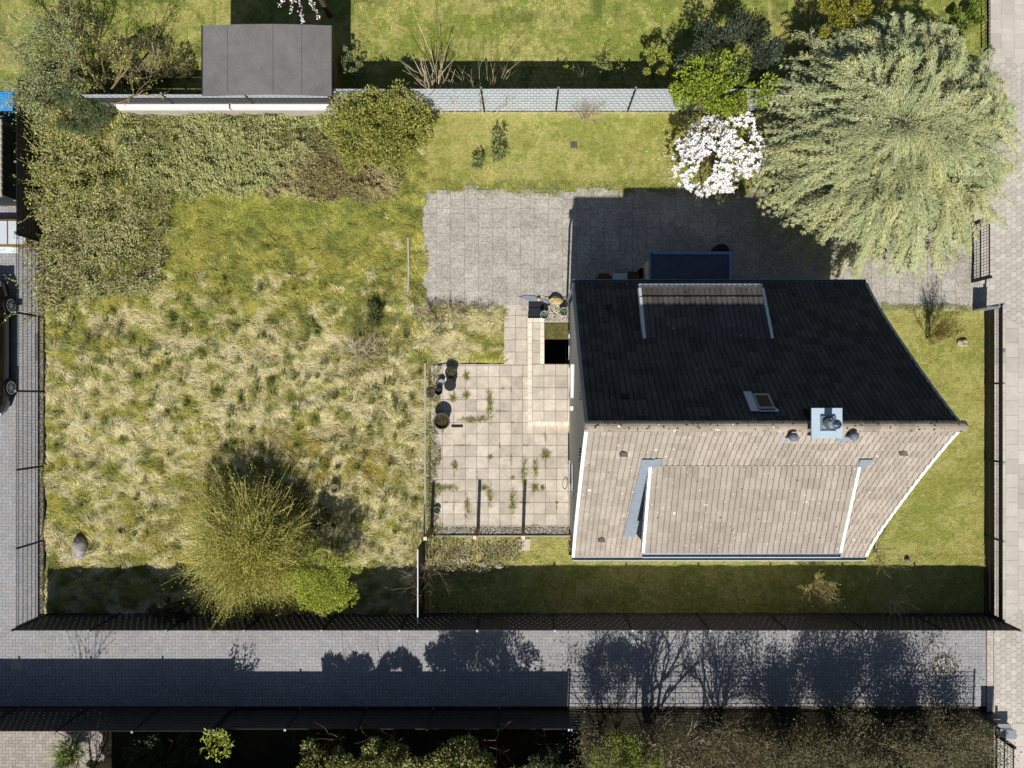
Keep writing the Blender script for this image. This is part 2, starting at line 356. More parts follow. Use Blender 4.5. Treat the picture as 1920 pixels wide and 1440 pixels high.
rt = np.random.default_rng(21); b = MB(); TP = []
for _ in range(900):
    px, py = rt.uniform(95, 785), rt.uniform(520, 1040)
    if rt.random() > .22+.6*g(px, py, 640, 820, 160, 120)+.35*g(px, py, 230, 660, 150, 120)+.3*g(px, py, 480, 700, 250, 80): continue
    TP.append(W(px, py)[:2])
for (x, y) in TP:
    n = int(rt.uniform(25, 70)); rr = rt.uniform(.07, .17); a = rt.uniform(0, 6.28, n); q = rr*np.sqrt(rt.random(n)); lean = rt.normal(0, .25, 2)
    P = np.stack([x+q*np.cos(a), y+q*np.sin(a), np.full(n, .04)], 1); D = np.stack([np.cos(a)*.6+lean[0], np.sin(a)*.6+lean[1]], 1)
    b.blades(P, D, rt.uniform(.08, .2, n), .012, rt.uniform(.10, .24, n), mixc([lin('#7d8a42'), lin('#6a7836'), lin('#969a55')], [1, 1, 1], n, .15))
tag(b.build('grass_tussocks', M['blade'], origin=(0, 0, 0)), 'darker green tussocks dotted through the straw meadow', 'grass', kind='stuff')
def gravel(name, px0, py0, px1, py1, dens, size, cols, label, z=.0, wts=None):
    a = W(px0, py1); b_ = W(px1, py0); n = int((b_[0]-a[0])*(b_[1]-a[1])*dens); b = MB()
    P = np.stack([rng.uniform(a[0], b_[0], n), rng.uniform(a[1], b_[1], n), np.full(n, z+.004)], 1)
    s = size*rng.uniform(.5, 1.4, (n, 1)); t = rng.uniform(0, 6.28, n)
    u = np.stack([np.cos(t), np.sin(t), rng.normal(0, .15, n)], 1)*s; v = np.stack([-np.sin(t), np.cos(t), rng.normal(0, .15, n)], 1)*s*rng.uniform(.5, .9, (n, 1))
    up = np.array([[0, 0, 1.]])*s*.6
    V = np.stack([P-u, P-v, P+u, P+v, P+up], 1); o = np.arange(n)*5; K = mixc(cols, wts or [1]*len(cols), n, .15)
    F = [np.stack([o+i, o+(i+1) % 4, o+4], 1) for i in range(4)]
    for f in F: pass
    b.V.append(V.reshape(-1, 3)); b.nv += n*5
    for f in F: b.F.append(f); b.K.append(K)
    tag(b.build('gravel', M['gravel'], origin=(0, 0, 0)), label, 'gravel', kind='stuff')
    c = MB(); c.box((a[0], a[1], -.09), (b_[0], b_[1], z), None); tag(c.build(name, M['joint'], origin=(0, 0, 0)), kind='structure')

# paved areas ---------------------------------------------------
def base_sheet(name, rects, z, m=None):
    b = MB()
    for i, (x0, x1, y0, y1) in enumerate(rects): b.box((x0, y0, -.095), (x1, y1, z), base=False)
    return tag(b.build(name, m or M['joint'], origin=(0, 0, 0)), kind='structure')
def slabs(b, x0, x1, y0, y1, sx, sy, z, cols, gap=.006, off=0, wts=None, ox=0, oy=0, y1f=None, zj=.003, skip=None, a=.028):
    nx = int((x1-x0)/sx)+3; ny = int((y1-y0)/sy)+3
    for i in range(-1, nx):
        for j in range(-1, ny):
            ax = x0+ox+i*sx; ay = y0+oy+j*sy+(off*sy if i % 2 else 0)
            p = cliprect([(ax+gap, ay+gap), (ax+sx-gap, ay+gap), (ax+sx-gap, ay+sy-gap), (ax+gap, ay+sy-gap)], x0, x1, y0, y1f(i) if y1f else y1)
            if not p: continue
            if skip and skip(ax+sx/2, ay+sy/2): continue
            c = mixc(cols, wts or [1]*len(cols), 1, a)[0]; b.prism(p, z-.03, z+random.uniform(0, zj), c)
DRV = [lin('#aca69b'), lin('#a7a196'), lin('#b0aa9f')]
dx0, dx1, dy0, dy1 = xr(792), xr(1838), yr(582), yr(349)
dyt = yr(369)
base_sheet('driveway', [(dx0, PIT[0]-.02, dy0, dyt), (PIT[0]-.02, 1.51, yr(583), dyt), (1.51, dx1, dy0-.0, dyt), (xr(1500), dx1, dyt, dy1)], .002)
b = MB()
_re = np.random.default_rng(4)
_edge = [yr(349+_re.uniform(-4, 8)+10*float(vn(np.array(k*.4), np.array(1.7), 2))) for k in range(90)]
slabs(b, dx0, dx1, yr(583), dy1+.25, .484, .48, .022, DRV, off=.37, y1f=lambda i: _edge[i], a=.02, gap=.004)
tag(b.build('driveway_slabs', M['aggregate'], origin=(0, 0, 0)), kind='structure')
PAT = [lin('#cdc1b0'), lin('#c8bcab'), lin('#d2c6b5'), lin('#c3b7a7')]
base_sheet('patio', [(xr(803), xr(1068), yr(987), yr(683)), (xr(945), xr(990), yr(684), yr(572))], .004)
b = MB()
def pat_skip(x, y):
    px, py = unxy(x, y)
    return px < 806+16*fbm(py/40., 1.0, 2) or (px < 835 and py < 720) and random.random() < .3
slabs(b, xr(803), xr(1068), yr(987), yr(683), .394, .394, .024, PAT, ox=.1, oy=.04, skip=pat_skip, zj=.006)
slabs(b, xr(945), xr(990), yr(683), yr(572), .394, .42, .024, PAT, ox=.0)
tag(b.build('patio_slabs', M['slab'], origin=(0, 0, 0)), kind='structure')

# brick lanes in herringbone
LANE = [lin('#9c9c9e'), lin('#98989a'), lin('#a0a0a1'), lin('#9d9b99')]
def herring(b, x0, x1, y0, y1, z, cols, u=.1, gap=.004):
    nx = int((x1-x0)/u)+4; ny = int((y1-y0)/u)+4
    for i in range(-2, nx):
        for j in range(-2, ny):
            k = (i-j) % 4
            if k == 0: r = (i, j, 2, 1)
            elif k == 3: r = (i, j, 1, 2)
            else: continue
            ax, ay = x0+r[0]*u, y0+r[1]*u
            p = cliprect([(ax+gap, ay+gap), (ax+r[2]*u-gap, ay+gap), (ax+r[2]*u-gap, ay+r[3]*u-gap), (ax+gap, ay+r[3]*u-gap)], x0, x1, y0, y1)
            if p: b.add([(q[0], q[1], z) for q in p], np.arange(len(p)), mixc(cols, [1]*len(cols), 1, .025)[0])
ly0, ly1 = -10.72, -7.62
base_sheet('brick_lane', [(-22, 16.15, ly0, ly1), (-22, -16.82, ly1, 10.5), (-22, -14.3, -13.6, ly0-.02)], .0)
b = MB(); herring(b, -19.2, 15.9, ly0, ly1, .006, LANE, u=.115, gap=.0035)
tag(b.build('lane_bricks', M['paver'], origin=(0, 0, 0)), kind='structure')
b = MB(); herring(b, -19.2, -16.83, ly1, 7.0, .006, LANE, u=.115, gap=.0035)
tag(b.build('drive_bricks', M['paver'], origin=(0, 0, 0)), kind='structure')
b = MB(); herring(b, -19.2, -14.35, -13.5, ly0-.12, .006, [lin('#a59c92'), lin('#aca298'), lin('#9c9389')], u=.115)
tag(b.build('yard_bricks', M['paver'], origin=(0, 0, 0)), kind='structure')
# pavement to the east: hexagons with bands of rectangular slabs laid over them
base_sheet('pavement', [(16.16, 24, -16, 16), (dx1+.004, 16.155, yr(583), yr(110))], .0)
HEX = [lin('#c0b8ae'), lin('#b9b2a8'), lin('#c6bfb5'), lin('#bab3a7')]
b = MB(); rh = .122
for i in range(0, 28):
    for j in range(0, 150):
        cx = 15.75+i*rh*1.5; cy = -14+j*rh*1.732+(rh*.866 if i % 2 else 0)
        if cy > 14.3: continue
        if cx < 16.05 and not (yr(582) < cy < yr(110)): continue
        p = [(cx+(rh-.005)*math.cos(k*math.pi/3), cy+(rh-.005)*math.sin(k*math.pi/3)) for k in range(6)]
        p = cliprect(p, 15.66 if yr(582) < cy < yr(110) else 16.165, 30, -16, 16)
        if not p: continue
        b.prism(p, -.005, .012, mixc(HEX, [1]*4, 1, .03)[0])
tag(b.build('hexagon_paving', M['paver'], origin=(0, 0, 0)), kind='structure')
SLB = [lin('#c4bbb0'), lin('#bdb4a9'), lin('#c9c0b5')]
b = MB()
def diag(poly, a, bb, side):      # keep one side of the line a-bb
    out = []; n = len(poly); f = lambda p: ((bb[0]-a[0])*(p[1]-a[1])-(bb[1]-a[1])*(p[0]-a[0]))*side
    for i in range(n):
        p, q = poly[i], poly[(i+1) % n]; fp, fq = f(p), f(q)
        if fp >= 0: out.append(p)
        if (fp >= 0) != (fq >= 0):
            t = fp/(fp-fq); out.append((p[0]+t*(q[0]-p[0]), p[1]+t*(q[1]-p[1])))
    return out if len(out) > 2 else None
a1, a2 = W(1876, 588)[:2], W(1922, 618)[:2]; b1, b2 = W(1884, 1160)[:2], W(1925, 1138)[:2]
for i in range(4):
    for j in range(-3, 26):
        ax = 16.12+i*.44; ay = yr(1170)+j*.5+(.2 if i % 2 else 0)
        p = [(ax+.004, ay+.004), (ax+.436, ay+.004), (ax+.436, ay+.496), (ax+.004, ay+.496)]
        p = diag(p, a1, a2, -1); p = p and diag(p, b1, b2, 1)
        if p: b.prism(p, 0, .020, mixc(SLB, [1]*3, 1, .03)[0])
for i in range(5):
    for j in range(0, 12):
        ax = xr(1853)+i*.44; ay = yr(118)+j*.5+(.2 if i % 2 else 0)
        b.prism([(ax+.004, ay+.004), (ax+.436, ay+.004), (ax+.436, ay+.496), (ax+.004, ay+.496)], 0, .020, mixc(SLB, [1]*3, 1, .03)[0])
for i in range(3):
    for j in range(0, 8):
        ax = xr(1868)+i*.44+.1; ay = -13.5+j*.4+(.2 if i % 2 else 0)
        if ay < yr(1360): b.prism([(ax+.004, ay+.004), (ax+.436, ay+.004), (ax+.436, ay+.396), (ax+.004, ay+.396)], 0, .020, mixc(SLB, [1]*3, 1, .03)[0])
tag(b.build('pavement_slabs', M['paver'], origin=(0, 0, 0)), kind='structure')
b = MB()
for j in range(0, 32):
    ay = -10.9+j*.105
    for q in (0, 1): b.prism([(15.93+q*.11, ay), (16.035+q*.11, ay), (16.035+q*.11, ay+.1), (15.93+q*.11, ay+.1)], -.01, .014, mixc(SLB, [1]*3, 1, .05)[0]*.95)
tag(b.build('edge_setts', M['paver'], origin=(0, 0, 0)), kind='structure')
gravel('gravel_strip_west', 74, 455, 84, 1150, 1500, .022, [lin('#b5b0a6'), lin('#6c675e'), lin('#8b857b')], 'narrow grey gravel strip under the west mesh fence')
gravel('gravel_strip_patio', 815, 988, 1066, 1003, 1500, .022, [lin('#cfcabf'), lin('#a39d90'), lin('#8a8474')], 'pale gravel strip along the patio edge by the posts')
gravel('gravel_bed', 1012, 556, 1067, 604, 1400, .024, [lin('#c9bfae'), lin('#a09684'), lin('#e2dac8')], 'loose gravel around the blue pots by the house corner', z=.035)
# raised terrace and stair well
b = MB(); tz = .16
X0, X1, YB, YT = xr(990), 1.515, yr(797), yr(598)
px_ = xr(1020)
b.prism([(X0, YB), (X1, YB), (X1, yr(683)), (px_, yr(683)), (px_, YT), (X0, YT)], -.095, tz, lin('#8f867a'))
tag(b.build('terrace', M['joint'], origin=(0, 0, 0)), kind='structure')
b = MB(); bw = .14
CR = [lin('#e6dcc6'), lin('#e2d7c0'), lin('#eae1cd')]
def crow(x0, y0, x1, y1, n, vertical):
    for k in range(n):
        if vertical: p = (x0, y0+(y1-y0)*k/n+.004, x1, y0+(y1-y0)*(k+1)/n-.004)
        else: p = (x0+(x1-x0)*k/n+.004, y0, x0+(x1-x0)*(k+1)/n-.004, y1)
        b.box((p[0], p[1], tz-.13), (p[2], p[3], tz+.022+random.uniform(0, .003)), mixc(CR, [1]*3, 1, .03)[0], base=False)
crow(X0-.008, YB+bw, X0+bw, YT-bw, 14, True); crow(X0-.008, YB-.008, X1, YB+bw-.006, 6, False)
crow(X0-.008, YT-bw+.006, px_+.004, YT+.008, 3, False); crow(px_-bw, yr(683)+.0, px_+.004, YT-bw, 6, True)
tag(b.build('terrace_edging', M['cream'], origin=(0, 0, 0)), kind='structure')
b = MB(); slabs(b, X0+bw+.006, X1-.0, YB+bw, yr(683), .4, .4, tz+.016, PAT, ox=0, oy=-.05); slabs(b, X0+bw+.006, px_-bw-.006, yr(683)+.004, YT-bw, .4, .4, tz+.016, PAT)
tag(b.build('terrace_slabs', M['slab'], origin=(0, 0, 0)), kind='structure')
t = thing('basement_stairwell', (1.07, 1.8, -2.2), 'black open stairwell with two mossy steps between terrace and house', 'stairwell')
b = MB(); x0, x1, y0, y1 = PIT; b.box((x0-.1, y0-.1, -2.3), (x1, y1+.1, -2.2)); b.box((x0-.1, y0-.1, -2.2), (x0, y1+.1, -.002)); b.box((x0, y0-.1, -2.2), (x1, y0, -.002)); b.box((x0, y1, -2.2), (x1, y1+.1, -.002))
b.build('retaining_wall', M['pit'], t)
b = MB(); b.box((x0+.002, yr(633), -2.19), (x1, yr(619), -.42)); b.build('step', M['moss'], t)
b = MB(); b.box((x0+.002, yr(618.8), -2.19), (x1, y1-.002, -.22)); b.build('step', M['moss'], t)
b = MB(); b.box((x0-.1, y1+.004, -.01), (x1, y1+.07, .05)); b.build('coping', M['concrete'], t)

# ------------------------------------------------------------ house
hx0, hx1 = 1.42, 10.29; RY = -.72; NE, SE = 3.40, -4.84
prof = [(0, 7.80), (.45, 7.19), (.9, 6.61), (1.4, 6.00), (1.9, 5.41), (2.4, 4.83), (2.9, 4.26), (3.25, 3.88), (3.6, 3.53), (3.86, 3.29), (4.12, 3.08)]
def rz(d): return float(np.interp(d, [p[0] for p in prof], [p[1] for p in prof]))
house = thing('house', ((hx0+hx1)/2, RY, 0), 'detached house with steep tiled gable roof, dormers and white verges', 'house')
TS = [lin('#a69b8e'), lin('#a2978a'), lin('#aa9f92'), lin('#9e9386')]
TN = [lin('#4e4c4b'), lin('#565451'), lin('#454443')]  # north slope tiles: the shade is put into these darker tones
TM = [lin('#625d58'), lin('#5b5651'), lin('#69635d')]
def roof_patch(name, x0, x1, pts, cols, m, parent, wave=.15, expo=.335):
    """interlocking tiles laid row by row down the polyline pts of (Y, z)"""
    P = np.array(pts, float); seg = np.linalg.norm(np.diff(P, axis=0), axis=1); cum = np.concatenate([[0], np.cumsum(seg)]); L = cum[-1]
    nr = max(1, round(L/expo)); us = np.array([0, .05, .10, .30, .55, .80, .97]); hs = np.array([-.020, -.020, .006, .014, .016, .012, .004])
    nw = int((x1-x0)/wave); xs = []; hh = []
    for k in range(nw+1):
        for u, h in zip(us, hs):
            x = x0+(k+u)*wave
            if x <= x1: xs.append(x); hh.append(h)
    xs.append(x1); hh.append(.0); xs = np.array(xs); hh = np.array(hh); n = len(xs); b = MB()
    def at(s):
        y = np.interp(s, cum, P[:, 0]); z = np.interp(s, cum, P[:, 1]); i = min(max(np.searchsorted(cum, s, 'right')-1, 0), len(seg)-1)
        t = (P[i+1]-P[i])/seg[i]; nn = np.array([-t[1], t[0]]); nn = nn if nn[1] > 0 else -nn; return y, z, nn
    for r in range(nr):
        s0, s1 = L*r/nr-(.03 if r else 0), L*(r+1)/nr
        y0, z0, n0 = at(s0); y1, z1, n1 = at(s1)
        o0 = hh+.004; o1 = hh+.044; o2 = hh*0-.01
        rows = [np.stack([xs, y0+n0[0]*o0, z0+n0[1]*o0], 1), np.stack([xs, y1+n1[0]*o1, z1+n1[1]*o1], 1), np.stack([xs, y1+n1[0]*o2, z1+n1[1]*o2], 1)]
        V = np.vstack(rows); i = np.arange(n-1); K0 = mixc(cols, [1]*len(cols), nw+3, .022); ci = np.minimum(((xs[:-1]-x0)/wave+1e-6).astype(int)//2*2+(r % 2), nw+2)
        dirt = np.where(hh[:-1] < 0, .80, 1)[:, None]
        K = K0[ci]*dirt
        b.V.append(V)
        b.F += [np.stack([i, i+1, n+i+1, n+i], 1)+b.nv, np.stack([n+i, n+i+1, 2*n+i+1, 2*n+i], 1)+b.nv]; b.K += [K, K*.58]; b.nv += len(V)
    return b.build(name, m, parent)
def main_pts(sgn): return [(RY+sgn*d, z) for d, z in prof]
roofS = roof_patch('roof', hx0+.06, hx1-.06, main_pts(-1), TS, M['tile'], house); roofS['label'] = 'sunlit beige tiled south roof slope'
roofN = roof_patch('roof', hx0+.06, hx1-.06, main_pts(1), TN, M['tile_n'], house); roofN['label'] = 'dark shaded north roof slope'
# walls
b = MB(); wx0, wx1 = 1.52, 10.14
dd = [d for d, z in prof if d < 3.8]+[3.82]
pr = [(NE-.30, -2.25)]+[(RY+d, rz(d)-.12) for d in dd[::-1]]+[(RY-d, rz(d)-.12) for d in dd[1:]]+[(SE+.30, -2.25)]; npp = len(pr)
V = [(wx0, y, z) for y, z in pr]+[(wx1, y, z) for y, z in pr]; b.add(V, [np.arange(npp), np.arange(npp, 2*npp)[::-1], np.array([(k, npp+k, npp+(k+1) % npp, (k+1) % npp) for k in range(npp)])])
wall = b.build('wall', M['render'], house)
# verges stepped per tile row
def verge(name, xa, xb, pts, m, parent, wtop=.0, rows=17, h=.13):
    P = np.array(pts, float); seg = np.linalg.norm(np.diff(P, axis=0), axis=1); cum = np.concatenate([[0], np.cumsum(seg)]); L = cum[-1]; b = MB()
    for r in range(rows):
        s0, s1 = L*r/rows, L*(r+1)/rows+.02
        p0 = np.array([np.interp(s0, cum, P[:, 0]), np.interp(s0, cum, P[:, 1])]); p1 = np.array([np.interp(min(s1, L), cum, P[:, 0]), np.interp(min(s1, L), cum, P[:, 1])])
        t0, t1 = .028, .050
        V = []
        for x in (xa, xb):
            V += [(x, p0[0], p0[1]-h), (x, p1[0], p1[1]-h), (x, p1[0], p1[1]+t1+.01), (x, p0[0], p0[1]+t0+.01)]
        b.add(V, [np.array([(0, 1, 2, 3), (7, 6, 5, 4), (3, 2, 6, 7), (0, 4, 5, 1), (1, 5, 6, 2), (0, 3, 7, 4)])])
    return b.build(name, m, parent)
for sg in (-1, 1):  # north boards take zinc, the blue-grey look of white boards in shade
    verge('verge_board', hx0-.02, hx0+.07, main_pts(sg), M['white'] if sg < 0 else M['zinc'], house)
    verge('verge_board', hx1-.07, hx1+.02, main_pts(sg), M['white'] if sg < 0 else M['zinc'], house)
# ridge
b = MB(); nr = 22
for k in range(nr):
    xa = hx0-.02+(hx1-hx0+.06)*k/nr; xb = hx0-.02+(hx1-hx0+.06)*(k+1)/nr+.03; c = mixc([lin('#a09484'), lin('#958a7b'), lin('#a89c8c')], [1]*3, 1, .05)[0]
    V = []; ns = 9
    for x, r in ((xa, .125), (xb, .135)):
        for j in range(ns):
            a = math.pi*(-.12+1.24*j/(ns-1)); V.append((x, RY+r*1.05*math.cos(a), 7.75+r*math.sin(a)))
    b.add(V, np.array([(j, j+1, ns+j+1, ns+j) for j in range(ns-1)]), c)
b.build('ridge', M['ridge'], house, smooth=False)
def gutter(name, x0, x1, y, z, m, parent, r=.065, sgn=-1):
    b = MB(); ns = 8; V = []
    for x in (x0, x1):
        for j in range(ns+1):
            a = math.pi+math.pi*j/ns; V.append((x, y+r*math.cos(a), z+r*math.sin(a)))
    b.add(V, np.array([(j, j+1, ns+2+j, ns+1+j) for j in range(ns)]))
    for x in (x0, x1): b.add([(x, y+r*math.cos(math.pi+math.pi*j/ns), z+r*math.sin(math.pi+math.pi*j/ns)) for j in range(ns+1)], np.arange(ns+1))
    g_ = b.build(name, m, parent)
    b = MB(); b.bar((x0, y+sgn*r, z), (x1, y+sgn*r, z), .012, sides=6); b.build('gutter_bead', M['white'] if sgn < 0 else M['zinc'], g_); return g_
gutter('gutter', hx0, hx1, SE-.075, 3.06, M['zinc'], house); gutter('gutter', hx0, hx1, NE+.055, 3.06, M['zinc'], house, sgn=1, r=.05)
# dormers
def dormer(x0, x1, pts, cols, m, front_y, sgn, label, vm):
    rf = roof_patch('dormer_roof', x0+.05, x1-.05, pts, cols, m, house); rf['label'] = label
    verge('verge_board', x0-.02, x0+.06, pts, vm, rf, rows=max(4, int(abs(pts[1][0]-pts[0][0])/.3)), h=.16); verge('verge_board', x1-.06, x1+.02, pts, vm, rf, rows=max(4, int(abs(pts[1][0]-pts[0][0])/.3)), h=.16)
    (ya, za), (yb, zb) = pts[0], pts[-1]; fy = front_y
    zf = np.interp(fy, sorted([ya, yb]), [za, zb] if ya < yb else [zb, za])-.06; zr = rz(abs(fy-RY))-.1
    for x in (x0+.08, x1-.12):
        b = MB(); n = 14
        for i in range(n):            # slate courses on the cheek
            f0, f1 = i/n, (i+1)/n
            q0, q1 = ya+(fy-ya)*f0, ya+(fy-ya)*f1
            t0, t1 = za+(zf-za)*f0-.03, za+(zf-za)*f1-.03
            b0, b1 = rz(abs(q0-RY))-.05, rz(abs(q1-RY))-.05
            m_ = max(1, int((t1-b1)/.09)+1)
            for j in range(m_):
                u0, u1 = j/m_, (j+1)/m_; off = .012*(1-0)
                V = [(x-off, q0, b0+(t0-b0)*u0), (x-off, q1, b1+(t1-b1)*u0), (x, q1, b1+(t1-b1)*u1), (x, q0, b0+(t0-b0)*u1),
                     (x+.04+off, q0, b0+(t0-b0)*u0), (x+.04+off, q1, b1+(t1-b1)*u0), (x+.04, q1, b1+(t1-b1)*u1), (x+.04, q0, b0+(t0-b0)*u1)]
                b.add(V, [np.array([(0, 1, 2, 3), (7, 6, 5, 4), (0, 4, 5, 1)])], mixc([lin('#3b3f49'), lin('#4a4f59'), lin('#33363f')], [1]*3, 1, .15)[0])
        b.build('dormer_cheek', M['slate'], rf)
    b = MB(); b.box((x0+.13, min(fy, fy-sgn*.1), zr), (x1-.13, max(fy, fy-sgn*.1), zf)); b.build('dormer_front', M['render'], rf)
    nw = 3
    for i in range(nw):
        xa = x0+.4+(x1-x0-.8)*i/nw+.08; xb = x0+.4+(x1-x0-.8)*(i+1)/nw-.08
        b = MB(); ya_, yb_ = sorted((fy+sgn*.005, fy+sgn*.04)); b.box((xa, ya_, zr+.25), (xb, yb_, zf-.12)); b.build('dormer_window', M['glass'], rf)
    return rf
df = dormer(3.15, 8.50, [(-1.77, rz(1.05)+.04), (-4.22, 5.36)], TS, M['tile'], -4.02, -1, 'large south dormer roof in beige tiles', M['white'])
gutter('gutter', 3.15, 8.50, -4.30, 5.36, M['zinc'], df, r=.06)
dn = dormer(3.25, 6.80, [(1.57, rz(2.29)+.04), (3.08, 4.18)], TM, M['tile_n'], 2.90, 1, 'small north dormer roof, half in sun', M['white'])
gutter('gutter', 3.25, 6.80, 3.15, 4.16, M['white'], dn, r=.055, sgn=1)
# lead flashing beside the dormers, lying on the main roof slope
def flash(xa, xb, ya, yb, xa2=None, xb2=None, m='lead'):
    b = MB(); n = 8; xa2 = xa if xa2 is None else xa2; xb2 = xb if xb2 is None else xb2; V = []
    for i in range(n+1):
        f = i/n; y = ya+(yb-ya)*f; z = rz(abs(y-RY))+.115
        V += [(xa+(xa2-xa)*f, y, z), (xb+(xb2-xb)*f, y, z)]
    b.add(V, np.array([(2*i, 2*i+1, 2*i+3, 2*i+2) for i in range(n)])); return b.build('flashing', M[m], house)
flash(2.92, 3.24, -1.60, -4.1, 2.86, 3.2); flash(3.22, 3.42, -1.58, -1.95); flash(8.38, 8.72, -1.60, -2.0, 8.5, 8.60)
# small roof vents
for (px, py, s) in ((1168, 848, 1), (1690, 846, 1), (1127, 1008, 1), (1140, 578, -1), (1172, 745, -1)):
    y = RY
    for _ in range(12):
        z = rz(abs(y-RY)); y = (NY-py)*(CAMH-z)/FPX
    x = (px-NX)*(CAMH-z)/FPX; b = MB(); ns = 10; V = []
    for k, (dy, r, h) in enumerate(((.12*s, .085, .02), (.0, .10, .10), (-.10*s, .10, .05))):
        for j in range(ns): a = math.pi*j/(ns-1); V.append((x+r*math.cos(a), y+dy, z-dy*s*1.17+.02+h*math.sin(a)*1.2))
    b.add(V, [np.array([(k*ns+j, k*ns+j+1, (k+1)*ns+j+1, (k+1)*ns+j) for k in range(2) for j in range(ns-1)]), np.arange(ns)[::-1], np.arange(2*ns, 3*ns)], lin('#a29788') if s > 0 else lin('#4a4846'))  # north vents get the same shade-darkened tone as their slope
    b.build('roof_vent', M['slate'] if s < 0 else M['tile'], house)
# chimney
ch = MB(); ch.box((6.70, -.93, 7.0), (7.24, -.33, 8.06), lin('#22242b'))
for k in range(9):
    ch.box((6.688, -.942, 7.05+k*.11), (7.252, -.318, 7.06+k*.11), lin('#2e313a'))
chim = ch.build('chimney', M['slate'], house)
b = MB(); pz = 8.13; b.box((6.60, -.985, pz-.05), (7.31, -.285, pz)); b.build('chimney_plate', M['plate'], chim)
cx, cy = 6.955+.02, -.64
b = MB(); 
for (xa, xb, ya, yb) in ((cx-.175, cx+.175, cy-.175, cy-.155), (cx-.175, cx+.175, cy+.155, cy+.175), (cx-.175, cx-.155, cy-.155, cy+.155), (cx+.155, cx+.175, cy-.155, cy+.155)): b.box((xa, ya, pz), (xb, yb, pz+.05))
b.box((cx-.155, cy-.155, pz), (cx+.155, cy+.155, pz+.02)); b.build('flue_base', M['zinc'], chim)
b = MB(); b.lathe((cx, cy, pz+.02), [(.13, 0), (.13, .08), (.09, .14), (.09, .42), (.11, .42), (.11, .46), (.05, .46), (.05, .60), (.035, .60), (.035, .5)], 24); b.build('flue_pipe', M['steel'], chim, smooth=False)
for px, py in ((1490, 820), (1604, 818)):
    p = W(px, py, 7.98); b = MB(); b.tube([(p[0], p[1], 7.2), (p[0], p[1], 7.92)], .05, 12, lin('#3f434a')); b.lathe((p[0], p[1], 7.90), [(.05, 0), (.105, .0), (.105, .05), (.07, .09), (.0, .105)], 18, lin('#6c727a'))
    vp = b.build('vent_pipe', M['slate'], house, smooth=True)
    b = MB(); d = abs(p[1]-RY); z = rz(d); b.add([(p[0]-.2, p[1]+.16, z+.21), (p[0]+.17, p[1]+.16, z+.21), (p[0]+.17, p[1]-.16, z-.13), (p[0]-.2, p[1]-.16, z-.13)], np.arange(4)); b.build('pipe_flashing', M['lead'], vp)
# skylight on the north slope (frame follows the pitch)
sl = MB(); sx0, sx1 = 5.62, 6.03; yA, yB = -.31, .06
def slq(x, y, h): return (x, y, rz(abs(y-RY))+h)
def slab_on_slope(b, xa, xb, ya, yb, h0, h1, col=None):
    V = [slq(xa, ya, h0), slq(xb, ya, h0), slq(xb, yb, h0), slq(xa, yb, h0), slq(xa, ya, h1), slq(xb, ya, h1), slq(xb, yb, h1), slq(xa, yb, h1)]
    b.add(V, np.array([(4, 5, 6, 7), (0, 1, 5, 4), (1, 2, 6, 5), (2, 3, 7, 6), (3, 0, 4, 7)]), col)
slab_on_slope(sl, sx0, sx1, yA, yA+.05, 0, .18); slab_on_slope(sl, sx0, sx1, yB-.05, yB, 0, .15); slab_on_slope(sl, sx0, sx0+.05, yA+.05, yB-.05, 0, .15); slab_on_slope(sl, sx1-.05, sx1, yA+.05, yB-.05, 0, .15)
sk = sl.build('skylight', M['zinc'], house); b = MB(); slab_on_slope(b, sx0+.05, sx1-.05, yA+.05, yB-.05, .02, .13); b.build('pane', mat('skylight_glass', lin('#33353b'), .12, [(14, .5, 1.6)], spec=.7), sk)  # pane colour lightened to grey to look reflective
b = MB(); slab_on_slope(b, sx0-.15, sx0-.002, yA-.06, yB+.05, .05, .12); slab_on_slope(b, sx0-.002, sx1+.06, yA-.07, yA-.003, .05, .125); slab_on_slope(b, sx0-.20, sx0-.151, yA-.06, yB+.05, .06, .15); b.build('skylight_flashing', mat('sky_tinted_zinc', lin('#b9cdf0'), .35, [(20, .7, 1.1)], metal=.5), sk)  # blue-white tint carries the sky's reflection in the metal
# west gable details
b = MB(); b.box((1.40, -.06, 2.42), (1.56, .97, 2.56)); b.build('awning_box', M['white'], house)
b = MB(); b.box((1.38, -.46, 2.42), (1.515, -.33, 2.55)); b.build('wall_lamp', M['white'], house)
for (ya, yb) in ((.72, -.10), (-1.45, -2.6)):
    b = MB()
    for k in range(14):
        y = ya+(yb-ya)*k/13; b.box((1.47, y-.012, 4.9), (1.515, y+.012, 5.35))
    b.build('shutter', M['dark_plastic'], house)
for (ya, yb, za, zb) in ((-.02, .93, .2, 2.35), (-3.1, -2.2, 1.0, 2.3), (1.3, 2.2, -1.9, .1)):
    b = MB(); b.box((1.50, min(ya, yb), za), (1.55, max(ya, yb), zb)); w_ = b.build('window', M['glass'], house)
    b = MB()
    for (y0_, y1_, z0_, z1_) in ((ya-.06, ya, za-.06, zb+.06), (yb, yb+.06, za-.06, zb+.06), (ya, yb, za-.06, za), (ya, yb, zb, zb+.06)): b.box((1.485, y0_, z0_), (1.56, y1_, z1_))
    b.build('frame', M['white'], w_)
b = MB(); b.box((1.44, -3.15, .86), (1.515, -2.15, .94)); b.build('window_sill', M['cream'], house)
b = MB(); b.tube([(1.44, NE-.15, 0.0), (1.44, NE-.15, 2.7), (1.5, NE-.05, 3.0)], .04, 10); b.build('downpipe', M['zinc'], house)
